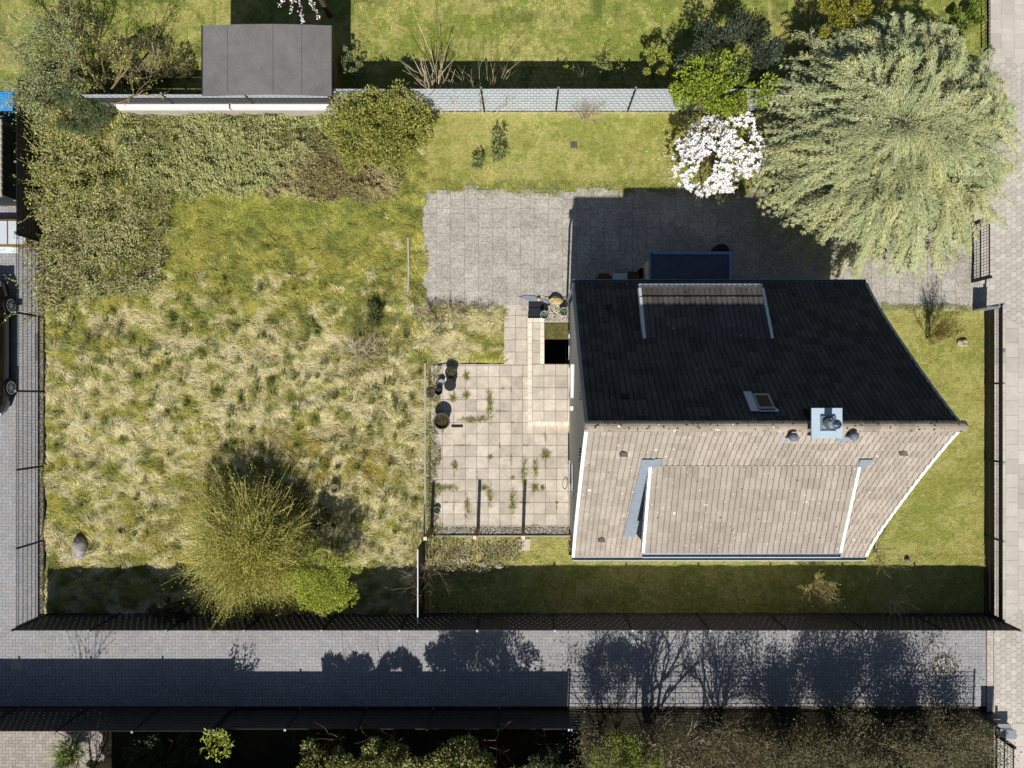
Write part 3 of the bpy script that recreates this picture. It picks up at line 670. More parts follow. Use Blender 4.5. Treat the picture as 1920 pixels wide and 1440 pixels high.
# porch on the north side
zc = 2.55; qx0, qx1, qy1 = xr(1217, zc), xr(1372, zc), yr(472, zc)
b = MB(); b.box((qx0+.12, NE-.31, -.05), (qx1-.12, qy1-.10, zc-.10)); po = b.build('porch', M['brick'], house)
b = MB(); b.box((qx0, NE-.29, zc-.10), (qx1, qy1, zc-.03)); b.build('porch_roof', M['felt_dark'], po)
b = MB(); b.box((qx0+.09, qy1-.08, zc-.03), (qx1, qy1, zc+.03)); b.box((qx1-.08, NE-.28, zc-.03), (qx1, qy1-.083, zc+.03)); b.box((qx0, NE-.28, zc-.03), (qx0+.05, qy1, zc+.0)); b.build('roof_edge', mat('blue_zinc', lin('#7f9cc4'), .4, [(8, .85, 1.1)], metal=.3), po)
b = MB(); b.box((qx0+.9, qy1-.12, 0), (qx0+1.8, qy1-.08, 2.1)); b.build('door', M['dark_plastic'], po)

# ------------------------------------------------------------ shed behind the fence
zt = 2.05; sx0_, sx1_, sy0_, sy1_ = xr(380, zt), xr(622, zt), yr(178, zt), yr(48, zt)
shed = thing('garden_shed', ((sx0_+sx1_)/2, (sy0_+sy1_)/2, 0), 'garden shed with flat grey felt roof behind the north fence', 'shed')
b = MB(); b.box((sx0_+.1, 9.85, -.05), (sx1_-.1, sy1_-.1, zt-.12)); b.build('wall', M['wood'], shed)
b = MB(); n = 24
for i in range(n):
    xa, xb = sx0_+(sx1_-sx0_)*i/n, sx0_+(sx1_-sx0_)*(i+1)/n; f = lambda u: .10*math.sin(math.pi*(u-sx0_)/(sx1_-sx0_))
    V = [(xa, sy0_, zt+f(xa)-.1), (xb, sy0_, zt+f(xb)-.1), (xb, sy1_, zt+f(xb)-.1), (xa, sy1_, zt+f(xa)-.1)]; V += [(p[0], p[1], p[2]+.1) for p in V]
    b.add(V, np.array([(4, 5, 6, 7), (0, 1, 5, 4), (2, 3, 7, 6)]+([(3, 0, 4, 7)] if i == 0 else [])+([(1, 2, 6, 5)] if i == n-1 else [])))
rf = b.build('roof', M['felt'], shed)
M['seam'] = mat('felt_seam', lin('#565452'), .95)
for px in (428, 514, 567):
    x = xr(px, zt); b = MB(); b.box((x-.008, sy0_+.01, zt+f(x)-.03), (x+.008, sy1_-.01, zt+f(x)+.007)); b.build('felt_seam', M['seam'], rf)
for xa, xb in ((sx1_, sx1_+.03), (sx0_-.03, sx0_)):
    b = MB(); b.box((xa, sy0_, zt-.12), (xb, sy1_, zt+.03)); b.build('roof_trim', M['anthracite'], shed)

# ------------------------------------------------------------ fences
def vert_wires(b, p, q, z0, z1, step=.05, r=.0035, dy=0):
    p = np.array(p[:2], float); q = np.array(q[:2], float); L = np.linalg.norm(q-p); n = int(L/step); d = (q-p)/L; nn = np.array([-d[1], d[0]])
    for i in range(n+1):
        c = p+d*i*step; a = c-d*r-nn*r; e = c+d*r+nn*r
        b.box((min(a[0], e[0]), min(a[1], e[1]), z0), (max(a[0], e[0]), max(a[1], e[1]), z1), base=False)
def fence(name, p, q, h, label, mode, wstep=.05, post_h=.05, z0=.03, weave=.0025, span=2.5, group=None, stripf=None, post_m='anthracite', strip_m='strip_dark', bands=None, wire_r=.0035):
    p = np.array(p[:2], float); q = np.array(q[:2], float); L = np.linalg.norm(q-p); d = (q-p)/L; nn = np.array([-d[1], d[0]]); n = max(1, round(L/span))
    f = thing(name, (*((p+q)/2), 0), label, 'fence', group)
    for i in range(n+1):
        c = p+d*L*i/n; b = MB(); b.box((c[0]-.03, c[1]-.03, -.05), (c[0]+.03, c[1]+.03, h+post_h)); po = b.build('post', M[post_m], f)
        b = MB(); b.box((c[0]-.034, c[1]-.034, h+post_h), (c[0]+.034, c[1]+.034, h+post_h+.02)); b.build('post_cap', M['galv'], po)
    for i in range(n):
        a = p+d*(L*i/n+.031); e = p+d*(L*(i+1)/n-.031); b = MB(); vert_wires(b, a, e, z0, h, step=wstep, r=wire_r)
        k = int((h-z0)/.2)+1
        for j in range(k+1):
            z = min(h-.004, z0+.01+j*.2)
            for o in (-.008, .008):
                u = a+nn*o; v = e+nn*o; b.bar((u[0], u[1], z), (v[0], v[1], z), .0045)
        pan = b.build('mesh_panel', M['anthracite'] if post_m != 'galv' else M['galv'], f)
        mid = (a+e)/2
        if mode == 'strips':
            b = MB(); u = a+nn*-.02; v = e+nn*.02; b.box((min(u[0], v[0]), min(u[1], v[1]), -.08), (max(u[0], v[0]), max(u[1], v[1]), z0+.006)); b.build('base_board', M['anthracite'], f)
        if mode == 'strips' or (mode == 'mixed' and stripf(mid)):
            bands_ = bands or [(z0+.01+j*.2-.001, min(h, z0+.01+(j+1)*.2+.001), strip_m) for j in range(k) if z0+.01+j*.2+.03 < h]
            mats = {}
            for bi, (za, zb, mm) in enumerate(bands_): mats.setdefault((mm, bi if bands else 0), []).append((za, zb))
            for (mm, _), zz in mats.items():
                b = MB()
                for r_, (za, zb) in enumerate(zz):
                    nseg = int(np.linalg.norm(e-a)/.1)
                    for s_ in range(nseg):       # the strip weaves in front of and behind the wires
                        u = a+(e-a)*s_/nseg; v = a+(e-a)*(s_+1)/nseg; o1 = weave*(1 if (s_+r_) % 2 else -1); o2 = -o1
                        V = [(*(u+nn*o1), za), (*(v+nn*o2), za), (*(v+nn*o2), zb), (*(u+nn*o1), zb)]
                        b.add(V, np.arange(4))
                b.build('privacy_strip', M[mm], pan)
    return f
FX = -16.6
fence('mesh_fence', (FX, -7.55), (FX, yr(455)), 1.34, 'open double-wire mesh fence along the west drive beside the parked car', 'mesh')
fence('screened_fence', (FX, yr(455)+.05), (FX, 9.9), 1.34, 'black screened fence behind brambles at the north-west corner', 'strips')
fence('screened_fence', (-16.45, -7.52), (15.85, -7.52), 1.75, 'long dark screened fence between garden and brick lane', 'strips')
fence('front_fence', (15.85, yr(577)), (15.85, -7.45), .93, 'low dark front fence with an open see-through band beside the slab pavement', 'strips', bands=[(.05, .27, 'strip_dark'), (.285, .52, 'strip_dark'), (.72, .92, 'strip_dark')])
fence('pale_fence', (-6.35, 9.82), (13.4, 9.82), 1.80, 'pale grey woven screen fence behind the back lawn', 'strips', strip_m='strip_light', weave=.005)
fence('low_fence', (-14.4, 9.74), (-6.4, 9.74), 1.58, 'grey topped fence below the flat shed roof', 'strips', bands=[(.05, .88, 'strip_light'), (.9, 1.30, 'strip_dark'), (1.31, 1.57, 'strip_light')])
fence('screened_fence', (-20, -10.75), (-10.1, -10.75), 1.75, 'tall dark screened fence at the lower left by the brick yard', 'strips')
fence('screened_fence', (-10.11, -10.85), (1.42, -10.85), 1.40, 'lower dark screened fence in front of the shaded laurels', 'strips')
fence('mesh_fence', (1.49, -10.85), (15.45, -10.85), 1.40, 'open mesh fence throwing a grid shadow below the bare trees', 'mesh')
fence('railing_fence', (15.72, yr(100)), (15.72, yr(-40)), .5, 'black railing beside the slab pavement at the top right corner', 'mesh', wire_r=.007, wstep=.13)
b = MB(); b.box((-13.6, 9.58, -.05), (-6.35, 9.68, .70), None); gw = b.build('garden_wall', M['concrete']); tag(gw, 'white coped low wall below the shed, above the grey ground cover', 'wall')
for xa, xb in ((-13.6, -9.86), (-9.80, -6.35)):
    b = MB(); b.box((xa, 9.565, .70), (xb, 9.695, .90)); b.build('coping', M['white'], gw)
wp0 = W(795, 1036); b = MB(); b.box((wp0[0]-.012, -7.42, 0), (wp0[0]+.012, yr(1030, 1.4), 1.4)); o = b.build('privacy_panel', M['anthracite']); b = MB(); b.box((wp0[0]-.016, -7.42, 1.401), (wp0[0]+.016, yr(1030, 1.4), 1.43)); b.build('top_rail', M['white'], o); tag(o, 'thin white topped partition running from posts to south fence', 'fence')  # panel coloured dark, standing in for its shaded east face
b = MB()
for y_ in (-7.40, -6.3, yr(1030, 1.4)): b.box((wp0[0]-.035, y_-.03, 0), (wp0[0]-.021, y_+.03, 1.38))
b.build('batten', M['galv'], o)
# edging along patio / meadow
b = MB()
for k in range(12):
    y0_ = yr(1000)+k*.49; b.box((xr(796), y0_+.004, -.05), (xr(799.5), y0_+.486, .10), None)
tag(b.build('edging_kerb', M['concrete']), 'thin pale kerb between meadow and patio', 'kerb')
b = MB()
for k in range(9): b.box((xr(815)+k*.52, yr(1006), -.05), (xr(815)+k*.52+.51, yr(1003.4), .07))
tag(b.build('edging_kerb', M['concrete']), 'thin kerb between gravel strip and south lawn', 'kerb')

# gates -------------------------------------------------------
def gate(name, p, q, h, label, step=.1, group=None, fm='anthracite'):
    p = np.array(p[:2], float); q = np.array(q[:2], float); t = thing(name, (*((p+q)/2), 0), label, 'gate', group); d = (q-p)/np.linalg.norm(q-p)
    for c in (p, q):
        b = MB(); b.box((c[0]-.045, c[1]-.045, -.05), (c[0]+.045, c[1]+.045, h+.06)); b.build('gate_post', M[fm], t)
    a = p+d*.06; e = q-d*.06
    b = MB()
    for z in (.08, h*.5, h-.02): b.bar((a[0], a[1], z), (e[0], e[1], z), .022)
    b.bar((a[0], a[1], .08), (a[0], a[1], h), .022); b.bar((e[0], e[1], .08), (e[0], e[1], h), .022); b.build('gate_frame', M[fm], t)
    b = MB(); vert_wires(b, a, e, .08, h-.02, step=step, r=.006)
    for k in range(1, 5): b.bar((a[0], a[1], .08+h*.19*k), (e[0], e[1], .08+h*.19*k), .006)
    b.build('gate_bars', M['anthracite'], t); return t
gx = xr(1822)
gate('driveway_gate', (gx, yr(528)), (gx, yr(420)), .95, 'dark barred driveway gate half under the big conifer')
b = MB(); b.box((gx+.0, yr(583), -.02), (gx+.50, yr(583)+.05, .82)); b.box((gx+.36, yr(583)+.05, -.02), (gx+.47, yr(583)+.14, .85)); tag(b.build('gate_pillar', M['galv']), 'grey metal gate panel and post closing off the front lawn', 'gate post')
gate('lane_gate', (16.22, yr(1452)), (16.22, yr(1376)), .93, 'grey mesh gate by the letterbox in the lower right corner')
z_ = .92; b = MB(); b.box((15.70, -11.0, 0), (16.12, -10.92, z_)); mb = b.build('letterbox_stand', M['anthracite']); tag(mb, 'dark letterbox stand at the end of the lane fence', 'letterbox')
b = MB(); b.box((15.68, -11.02, z_), (16.14, -10.90, z_+.02)); b.build('lid', M['galv'], mb)
b = MB(); b.box((15.80, -10.92, .55), (16.02, -10.916, .60)); b.build('slot', M['steel'], mb)
b = MB(); q = W(1878, 1372); b.box((q[0]-.22, q[1]+.0, 0), (q[0]+.16, q[1]+.25, .45)); o = b.build('meter_box', M['white']); tag(o, 'white low box standing between letterbox and mesh gate', 'box')
b = MB(); b.box((q[0]-.24, q[1]-.02, .45), (q[0]+.18, q[1]+.27, .48)); b.build('lid', M['galv'], o)

# ------------------------------------------------------------ plants
def grow(base, d, L, r, lev, nch, spread, up=.15, nseg=4, wob=.18, out=None, shrink=.62):
    """recursive branch; returns arrays of segments (A, B, ra, rb, level)"""
    if out is None: out = []
    p = np.array(base, float); d = np.array(d, float)/np.linalg.norm(d)
    pts = [p.copy()]; dirs = [d.copy()]
    for i in range(nseg):
        d = d+np.array([random.gauss(0, wob), random.gauss(0, wob), random.gauss(0, wob*.6)+up*.3]); d /= np.linalg.norm(d)
        p = p+d*L/nseg; pts.append(p.copy()); dirs.append(d.copy())
    for i in range(nseg):
        out.append((pts[i], pts[i+1], r*(1-.5*i/nseg), r*(1-.5*(i+1)/nseg), lev))
    if lev > 0:
        for c in range(nch):
            t = random.uniform(.25, 1.0); k = min(int(t*nseg), nseg-1); f = t*nseg-k; q = pts[k]*(1-f)+pts[k+1]*f
            dd = dirs[k]+np.array([random.gauss(0, spread), random.gauss(0, spread), random.gauss(0, spread*.6)+up]); grow(q, dd, L*shrink*random.uniform(.6, 1.15), r*.5, lev-1, nch, spread, up, max(2, nseg-1), wob, out, shrink)
    return out
def branches_mesh(segs, col, a=.15):
    b = MB(); A = np.array([s[0] for s in segs]); B = np.array([s[1] for s in segs]); ra = np.array([s[2] for s in segs]); rb = np.array([s[3] for s in segs])
    b.segs(A, B, ra, rb, jit(col, len(A), a, .03)); return b
def leaves_on(b, segs, n, l, wd, cols, wts=None, lev=1, spread=.05, upb=.6):
    S_ = [s for s in segs if s[4] <= lev]; A = np.array([s[0] for s in S_]); B = np.array([s[1] for s in S_]); i = rng.integers(0, len(A), n); t = rng.random((n, 1))
    P = A[i]*(1-t)+B[i]*t+rng.normal(0, spread, (n, 3)); D = rng.normal(0, 1, (n, 3)); D[:, 2] = D[:, 2]*.4+.2; U = rng.normal(0, .45, (n, 3)); U[:, 2] += upb+.5
    b.leaves(P, D, U, l*rng.uniform(.6, 1.3, n), wd*rng.uniform(.6, 1.3, n), mixc(cols, wts or [1]*len(cols), n, .18)); return b
def lumpy(n, c, rad, seed=0, shell=.35, flat=1.0):
    """points through an uneven ellipsoidal crown, most near its surface, with clumps and gaps"""
    c = np.array(c); rad = np.array(rad, float); out = []; r_ = np.random.default_rng(seed+5); k = max(14, int(n/260)); cl = r_.normal(size=(k, 3)); cl[:, 2] = np.abs(cl[:, 2])*flat; cl /= np.linalg.norm(cl, axis=1)[:, None]
    cr = r_.uniform(.60, 1.22, (k, 1)); cc = c+cl*cr*rad*.86; cs = r_.uniform(.16, .34, k)*rad.mean()
    i = r_.integers(0, k, n); v = r_.normal(size=(n, 3)); v /= np.linalg.norm(v, axis=1)[:, None]; P = cc[i]+v*(cs[i]*r_.uniform(.55, 1, n)**.6)[:, None]
    return P, v
def bush(name, px, py, zc, rad, n, l, wd, cols, label, cat='shrub', wts=None, seed=0, bark='#6b5a44', m='leaf', group=None, crown='crown', flat=1.0, upb=.5, stems=True):
    c = W(px, py, zc); t = thing(name, (c[0], c[1], 0), label, cat, group)
    P, v = lumpy(n, c, rad, seed, flat=flat); P = P[P[:, 2] > .03]; n = len(P)
    D = (P-np.array(c))*1.0/np.array(rad)+rng.normal(0, .7, (n, 3)); U = rng.normal(0, .4, (n, 3)); U[:, 2] += upb+.4
    b = MB(); b.leaves(P, D, U, l*rng.uniform(.6, 1.35, n), wd*rng.uniform(.6, 1.3, n), mixc(cols, wts or [1]*len(cols), n, .16)); b.build(crown, M[m], t)
    if stems:
        segs = []
        for k in range(9):
            a = k*.7+seed; grow((c[0]+.05*math.cos(a), c[1]+.05*math.sin(a), 0), (math.cos(a)*rad[0]*.5, math.sin(a)*rad[1]*.5, max(zc, .3)), max(zc, .3)*.9+rad[0]*.3, (.009+.004*zc), 1, 4, .5, .2, out=segs)
        branches_mesh(segs, lin(bark)).build('stems', M['bark'], t)
    return t
def bare(name, px, py, h, spread, lev, nch, r, col, label, cat='shrub', nstem=8, leaf=None, lean=(0, 0), rad0=.12, wob=.14, up=.25, zb=0, shrink=.62, group=None, Lk=1.0):
    c = W(px, py, 0); t = thing(name, (c[0], c[1], zb), label, cat, group); segs = []
    for k in range(nstem):
        a = k*6.283/nstem+random.uniform(-.4, .4); s = spread*random.uniform(.3, 1)
        grow((c[0]+rad0*random.uniform(-1, 1), c[1]+rad0*random.uniform(-1, 1)*.6, zb), (math.cos(a)*s+lean[0], math.sin(a)*s+lean[1], 1), h*random.uniform(.55, 1)*.72*Lk, r, lev, nch, .42, up, nseg=5, wob=wob, out=segs, shrink=shrink)
    for q in list(segs):
        if q[0][2] == zb and abs(q[2]-r) < 1e-9 and q[4] == lev: segs.append((np.array((c[0], c[1], zb-.03)), q[0], .012, r, lev+9))
    branches_mesh(segs, lin(col)).build('stems', M['bark'], t)
    if leaf:
        b = MB(); leaves_on(b, segs, leaf[0], leaf[1], leaf[2], leaf[3], lev=max(0, lev-1) if lev > 1 else lev, spread=leaf[4] if len(leaf) > 4 else .03); b.build('leaves', M['leaf'], t)
    return t

# --- the big feathery conifer
def conifer():
    c = W(1672, 244, 3.0); cx, cy = c[0], c[1]; t = thing('conifer_tree', (cx, cy, 0), 'huge pale green feathery spreading conifer at the driveway corner', 'tree')
    segs = []
    for k in range(7):
        a = k*.9; grow((cx+.15*math.cos(a), cy+.15*math.sin(a), 0), (.45*math.cos(a), .45*math.sin(a), 1), 1.9, .10, 1, 4, .4, .1, out=segs)
    branches_mesh(segs, lin('#5f4c3a')).build('trunk', M['bark'], t)
    r_ = np.random.default_rng(3); b = MB(); tw = []
    LP, LD, LL, LW, LK = [], [], [], [], []
    cols = np.array([lin('#acb282'), lin('#a4ab7a'), lin('#b2b68a'), lin('#9aa275'), lin('#b3b37e')])
    NB = 1150
    for k in range(NB):
        az = k*2.39996+r_.normal(0, .1); R0 = (4.12+.62*math.cos(az)+.30*max(0, math.sin(az)))*(.90+.22*vn(az*2.2+7, 3.0, 4))
        u = math.sqrt((k+.5)/NB); Lp = r_.uniform(.9, 1.95)*(1.12-.35*(1-u)); rho = max(.0, u*R0-Lp*.85); depth = r_.uniform(0, 1)**1.4*1.25
        dome = lambda q: 3.7-2.5*min(q/R0, 1.15)**2.2
        hd = az+r_.normal(0, .28+.9*(1-u)**2)+.35*(float(vn(cx+rho*math.cos(az)*.9, rho*math.sin(az)*.9+20, 2))-.5)*2
        n = 12; s = np.linspace(.0, 1, n); sx = cx+rho*math.cos(az); sy = cy+rho*math.sin(az)*.97; bend = r_.normal(0, .22)
        X = sx+Lp*s*np.cos(hd+bend*s); Y = sy+Lp*s*np.sin(hd+bend*s)*.97
        qq = np.hypot(X-cx, Y-cy); lift = r_.uniform(.2, .75)
        Z = np.array([dome(q) for q in qq])-depth+lift*s**1.3*Lp*.45+.12*(vn(X*1.7, Y*1.7, 3)-.5)*4; Z = np.maximum(Z, .25)
        AX = np.stack([X, Y, Z], 1); T = np.gradient(AX, axis=0); T /= np.linalg.norm(T, axis=1)[:, None]
        side = np.stack([-T[:, 1], T[:, 0], np.zeros(n)], 1); side /= np.linalg.norm(side, axis=1)[:, None]
        kc = cols[r_.integers(0, 5)]*r_.uniform(.88, 1.08); s = s*.75+.25
        tw.append((AX[:-1], AX[1:]))
        for i in range(n):
            wlen = (.46*(1-s[i])**.8+.07)*r_.uniform(.75, 1.2)
            for sg in (-1, 1, 0):
                if sg == 0: d0 = T[i]+np.array([0, 0, .4])*r_.uniform(0, 1); Ls = wlen*.5+.06
                else: d0 = T[i]*1.25+side[i]*sg*r_.uniform(.35, .75)+np.array([0, 0, r_.uniform(-.15, .3)]); Ls = wlen
                d0 = d0/np.linalg.norm(d0); m = max(3, int(Ls/.05)); q = (np.arange(m)+.3)/m
                base = AX[i]+d0*Ls*q[:, None]; ss = np.cross(d0, (0, 0, 1.)); ss /= np.linalg.norm(ss)+1e-9; alt = np.where(np.arange(m) % 2, 1, -1)[:, None]
                D = d0*1.0+ss*alt*.45+r_.normal(0, .10, (m, 3)); LP.append(base); LD.append(D); LL.append(np.full(m, .125)*(1.15-.5*q)); LW.append(np.full(m, .030)); LK.append(np.tile(kc*(1.0 if sg else 1.06), (m, 1)))
    P = np.vstack(LP); n = len(P); D = np.vstack(LD); U = r_.normal(0, .25, (n, 3)); U[:, 2] += 1
    K = np.vstack(LK)*(1+r_.normal(0, .10, (n, 1)))
    b.leaves(P, D, U, np.concatenate(LL)*r_.uniform(.8, 1.3, n), np.concatenate(LW), np.clip(K, .01, .9)); b.build('crown', M['needle'], t)
    b = MB(); A = np.vstack([x[0] for x in tw]); B = np.vstack([x[1] for x in tw]); b.segs(A, B, .012, .008, jit(lin('#7b7350'), len(A))); b.build('branches', M['bark'], t)
conifer()

# --- magnolia in flower
c = W(1345, 290, 1.3); t = thing('magnolia_tree', (c[0], c[1], 0), 'small tree covered in white blossom beside the big conifer', 'tree'); segs = []
for k in range(8): grow((c[0], c[1]+.3, 0), (math.cos(k*.8)*.9, math.sin(k*.8)*.9-.3, .8), 1.75, .03, 2, 5, .55, .1, out=segs)
branches_mesh(segs, lin('#7a6b58')).build('trunk', M['bark'], t)
b = MB(); r_ = np.random.default_rng(8); nf = 620; a = r_.uniform(0, 6.28, nf); rr = np.sqrt(r_.uniform(0, 1, nf)); rx, ry = 1.48, 1.42
wob_ = .85+.3*vn(a*2, a*0+3, 1); FXs = c[0]+rx*rr*np.cos(a)*wob_+.1*(rr*np.sin(a)); FYs = c[1]-.05+ry*rr*np.sin(a)*wob_; FZ = .8+1.25*np.sqrt(np.clip(1-rr**2*.8, 0, 1))*r_.uniform(.75, 1.05, nf)
gap = fbm(FXs*2.6, FYs*2.6, 2) > .36; FC = np.stack([FXs, FYs, FZ], 1)[gap]; nf = len(FC)
for q in range(8):
    t_ = q*math.pi/4+r_.uniform(0, 1, nf); D = np.stack([np.cos(t_), np.sin(t_), r_.uniform(.05, .7, nf)], 1); U = np.tile([[0, 0, 1.]], (nf, 1))+D*-.4
    b.leaves(FC+r_.normal(0, .015, (nf, 3)), D, U, r_.uniform(.07, .12, nf), r_.uniform(.045, .07, nf), np.clip(mixc([lin('#f5f1ee'), lin('#efe6e4'), lin('#f8f6f4')], [2, 1, 2], nf, .04), 0, .92), fold=.5)
b.build('blossom', M['petal'], t)
b = MB(); leaves_on(b, segs, 1500, .07, .035, [lin('#7f8a3a'), lin('#6d7530')], lev=1, spread=.10); b.build('leaves', M['leaf'], t)
YG = [lin('#8e9e34'), lin('#7f902e'), lin('#a0ad44'), lin('#677828')]
bush('yellow_green_shrub', 1352, 168, 1.5, (1.65, .95, .75), 13000, .10, .055, YG, 'bright yellow-green laurel above the white blossom tree', seed=2)
bush('dark_shrub', 1370, 105, 1.4, (1.75, 1.1, .8), 7000, .13, .035, [lin('#3f4a38'), lin('#525c4a'), lin('#2e3829')], 'dark grey-leaved rhododendron in shade behind the yellow-green laurel', seed=3)
bush('forsythia', 1560, 35, 1.9, (1.2, .8, .8), 2600, .06, .03, [lin('#a9a630'), lin('#8a862c'), lin('#6f6c24')], 'yellow flowering forsythia above the conifer', seed=4)
bush('forsythia', 1625, 10, 1.8, (.7, .6, .7), 1500, .06, .03, [lin('#a9a630'), lin('#7f7a28')], 'smaller yellow forsythia at the top edge of the picture', seed=5)
bush('leafy_shrub', 1815, 40, .3, (.5, .6, .3), 1100, .10, .05, [lin('#5d7020'), lin('#6f8428'), lin('#38471a')], 'low green shrub beside the black railing top right', seed=6)
n = 150; P = np.stack([c[0]+rng.normal(0, 1.1, n), c[1]+rng.normal(-.2, .9, n), np.full(n, .05)], 1); a = rng.uniform(0, 6.28, n); b = MB(); b.leaves(P, np.stack([np.cos(a), np.sin(a), a*0], 1), np.tile([[0, 0, 1.]], (n, 1)), .06, .04, mixc([lin('#efe9e4'), lin('#dccfc4')], [1, 1], n, .06)); tag(b.build('fallen_petals', M['petal'], origin=(0, 0, 0)), 'white petals fallen around the blossoming tree', 'petals', kind='stuff')
# --- olive round shrub by the fence
bush('round_shrub', 716, 246, 1.1, (1.62, 1.38, .95), 24000, .075, .045, [lin('#989c4a'), lin('#858a3e'), lin('#a4a452'), lin('#727634'), lin('#948c46')], 'dense olive-green round rhododendron against the pale fence', seed=7)

# --- ground covers (nobody could count the shoots)
def cover(name, poly_px, n, h, l, wd, cols, label, wts=None, lumps=.9, m='leaf', dirw=.5):
    poly = [tuple(W(*p)[:2]) for p in poly_px]; P = np.array(poly); x0, y0 = P.min(0); x1, y1 = P.max(0); x = rng.uniform(x0, x1, n*3); y = rng.uniform(y0, y1, n*3)
    e = .55*(fbm(x*1.5, y*1.5, 2)-.5)*2+rng.normal(0, .10, len(x)); k = inpoly(x+e, y+e, poly); x = x[k][:n]; y = y[k][:n]; n = len(x)
    H = h*(.15+1.5*lumps*np.clip(fbm(x*1.3, y*1.3, 5)-.15, 0, 1)+.55*vn(x*6, y*6, 1)**2); z = H*rng.uniform(.45, 1, n)**.5
    ang = fbm(x*.8, y*.8, 4)*12+rng.normal(0, .7, n); D = np.stack([np.cos(ang), np.sin(ang), rng.uniform(.1, 1.1, n)], 1); U = rng.normal(0, .4, (n, 3)); U[:, 2] += 1
    c = mixc(cols, wts or [1]*len(cols), n, .18); b = MB(); b.leaves(np.stack([x, y, z], 1), D, U, l*rng.uniform(.6, 1.3, n), wd*rng.uniform(.6, 1.3, n), c)
    return tag(b.build(name, M[m], origin=(0, 0, 0)), label, 'ground cover', kind='stuff')
cover('ground_cover', [(225, 208), (640, 210), (660, 260), (545, 330), (470, 385), (330, 385), (235, 370)], 24000, .50, .105, .034, [lin('#a4a56c'), lin('#949860'), lin('#b0b07c'), lin('#80844e')], 'grey-green carpet of low shrubs below the white wall', m='needle')
cover('ground_cover', [(545, 300), (600, 255), (700, 285), (760, 330), (740, 372), (600, 385), (490, 378)], 17000, .48, .075, .036, [lin('#a4966c'), lin('#938660'), lin('#ada072'), lin('#8a8752')], 'brownish low heath between grey-green carpet and round olive shrub')
cover('ground_cover', [(130, 360), (330, 385), (320, 470), (300, 560), (200, 560), (100, 540), (90, 430)], 11500, .45, .08, .045, [lin('#9f9c68'), lin('#8e8c58'), lin('#aba580'), lin('#787a4a')], 'olive bramble scrub at the west end of the meadow')
cover('ivy_cover', [(800, 1008), (990, 1010), (960, 1062), (880, 1080), (800, 1085)], 2600, .22, .08, .03, [lin('#8d8362'), lin('#74704a'), lin('#a29a80')], 'dry weedy patch with rubble below the patio posts')
def thicket(name, poly_px, nst, nlv, label, cols, scol='#b8a480', h=1.1, L=.9, lsz=.075):
    poly = [tuple(W(*p)[:2]) for p in poly_px]; P = np.array(poly); x0, y0 = P.min(0); x1, y1 = P.max(0); segs = []; k = 0
    c0 = P.mean(0); t = thing(name, (c0[0], c0[1], 0), label, 'bramble')
    while k < nst:
        x, y = random.uniform(x0, x1), random.uniform(y0, y1)
        if not inpoly(np.array([x]), np.array([y]), poly)[0]: continue
        a = random.uniform(0, 6.28); grow((x, y, random.uniform(0, h*.5)), (math.cos(a), math.sin(a), .7), L*random.uniform(.5, 1.2), .014, 1, 3, .6, -.05, nseg=5, wob=.22, out=segs); k += 1
    branches_mesh(segs, lin(scol), .2).build('stems', M['bark'], t); b = MB(); leaves_on(b, segs, nlv, lsz, lsz*.62, cols, lev=1, spread=.09); b.build('leaves', M['leaf'], t); return t
BL = [lin('#9ba450'), lin('#8a9348'), lin('#adb068'), lin('#727c40')]
thicket('bramble_thicket', [(70, 200), (150, 180), (230, 240), (240, 380), (180, 420), (110, 400), (65, 320)], 230, 8200, 'dense arching bramble thicket over the black screened fence', BL, h=1.3)
thicket('bramble_thicket', [(85, 380), (150, 400), (160, 520), (120, 600), (86, 590)], 110, 2600, 'straggling brambles with bare stems beside the mesh fence', BL, scol='#b3a383', h=.9)
# top-left half bare tree
c = W(185, 215, 0)
t = thing('half_bare_tree', (c[0], c[1], 0), 'sprawling half-bare tree with grey-green leaves at the top left', 'tree'); segs = []
for k, (dx, dy, L) in enumerate(((-1, .3, 2.4), (-.8, .9, 2.6), (-.3, 1.1, 2.4), (.5, .9, 2.6), (1, .5, 2.8), (.9, .1, 2.4), (-1, -.3, 1.8), (.1, .8, 2.2), (-.5, .5, 2.0))):
    grow((c[0], c[1], .1), (dx, dy, .75), L, .045, 3, 4, .5, .05, nseg=5, wob=.16, out=segs)
branches_mesh(segs, lin('#7d6b50')).build('trunk', M['bark'], t)
west = [s for s in segs if s[1][0] < c[0]+.4]
b = MB(); leaves_on(b, west, 15000, .06, .022, [lin('#959e6e'), lin('#a7ae84'), lin('#7f8a5a')], lev=1, spread=.10); leaves_on(b, segs, 2600, .07, .04, [lin('#8a9440'), lin('#9ba350')], lev=0, spread=.06); b.build('leaves', M['leaf'], t)
bush('dark_juniper', 150, 205, .9, (.85, .95, .6), 9000, .09, .018, [lin('#5f6c48'), lin('#6f7a50'), lin('#4d5a3c')], 'dark green juniper in the middle of the brambles', seed=11, m='needle')
bush('dark_undergrowth', 270, 128, .4, (1.9, .9, .4), 6500, .07, .03, [lin('#4a4530'), lin('#5b5636'), lin('#3b3a28'), lin('#6c6a40')], 'dark tangled undergrowth left of the shed', seed=41, flat=.5)
bare('bare_bush', 285, 150, 1.6, 1.1, 2, 4, .012, '#b5a282', 'tangle of bare arching twigs left of the shed', nstem=14, rad0=.7)
# silvery dead branch fan
bare('dead_twigs', 232, 262, .5, .6, 1, 6, .007, '#a39c90', 'silvery fan of dead twigs lying at the ground cover edge', cat='twigs', nstem=26, lean=(-.5, 1.2), rad0=.05)
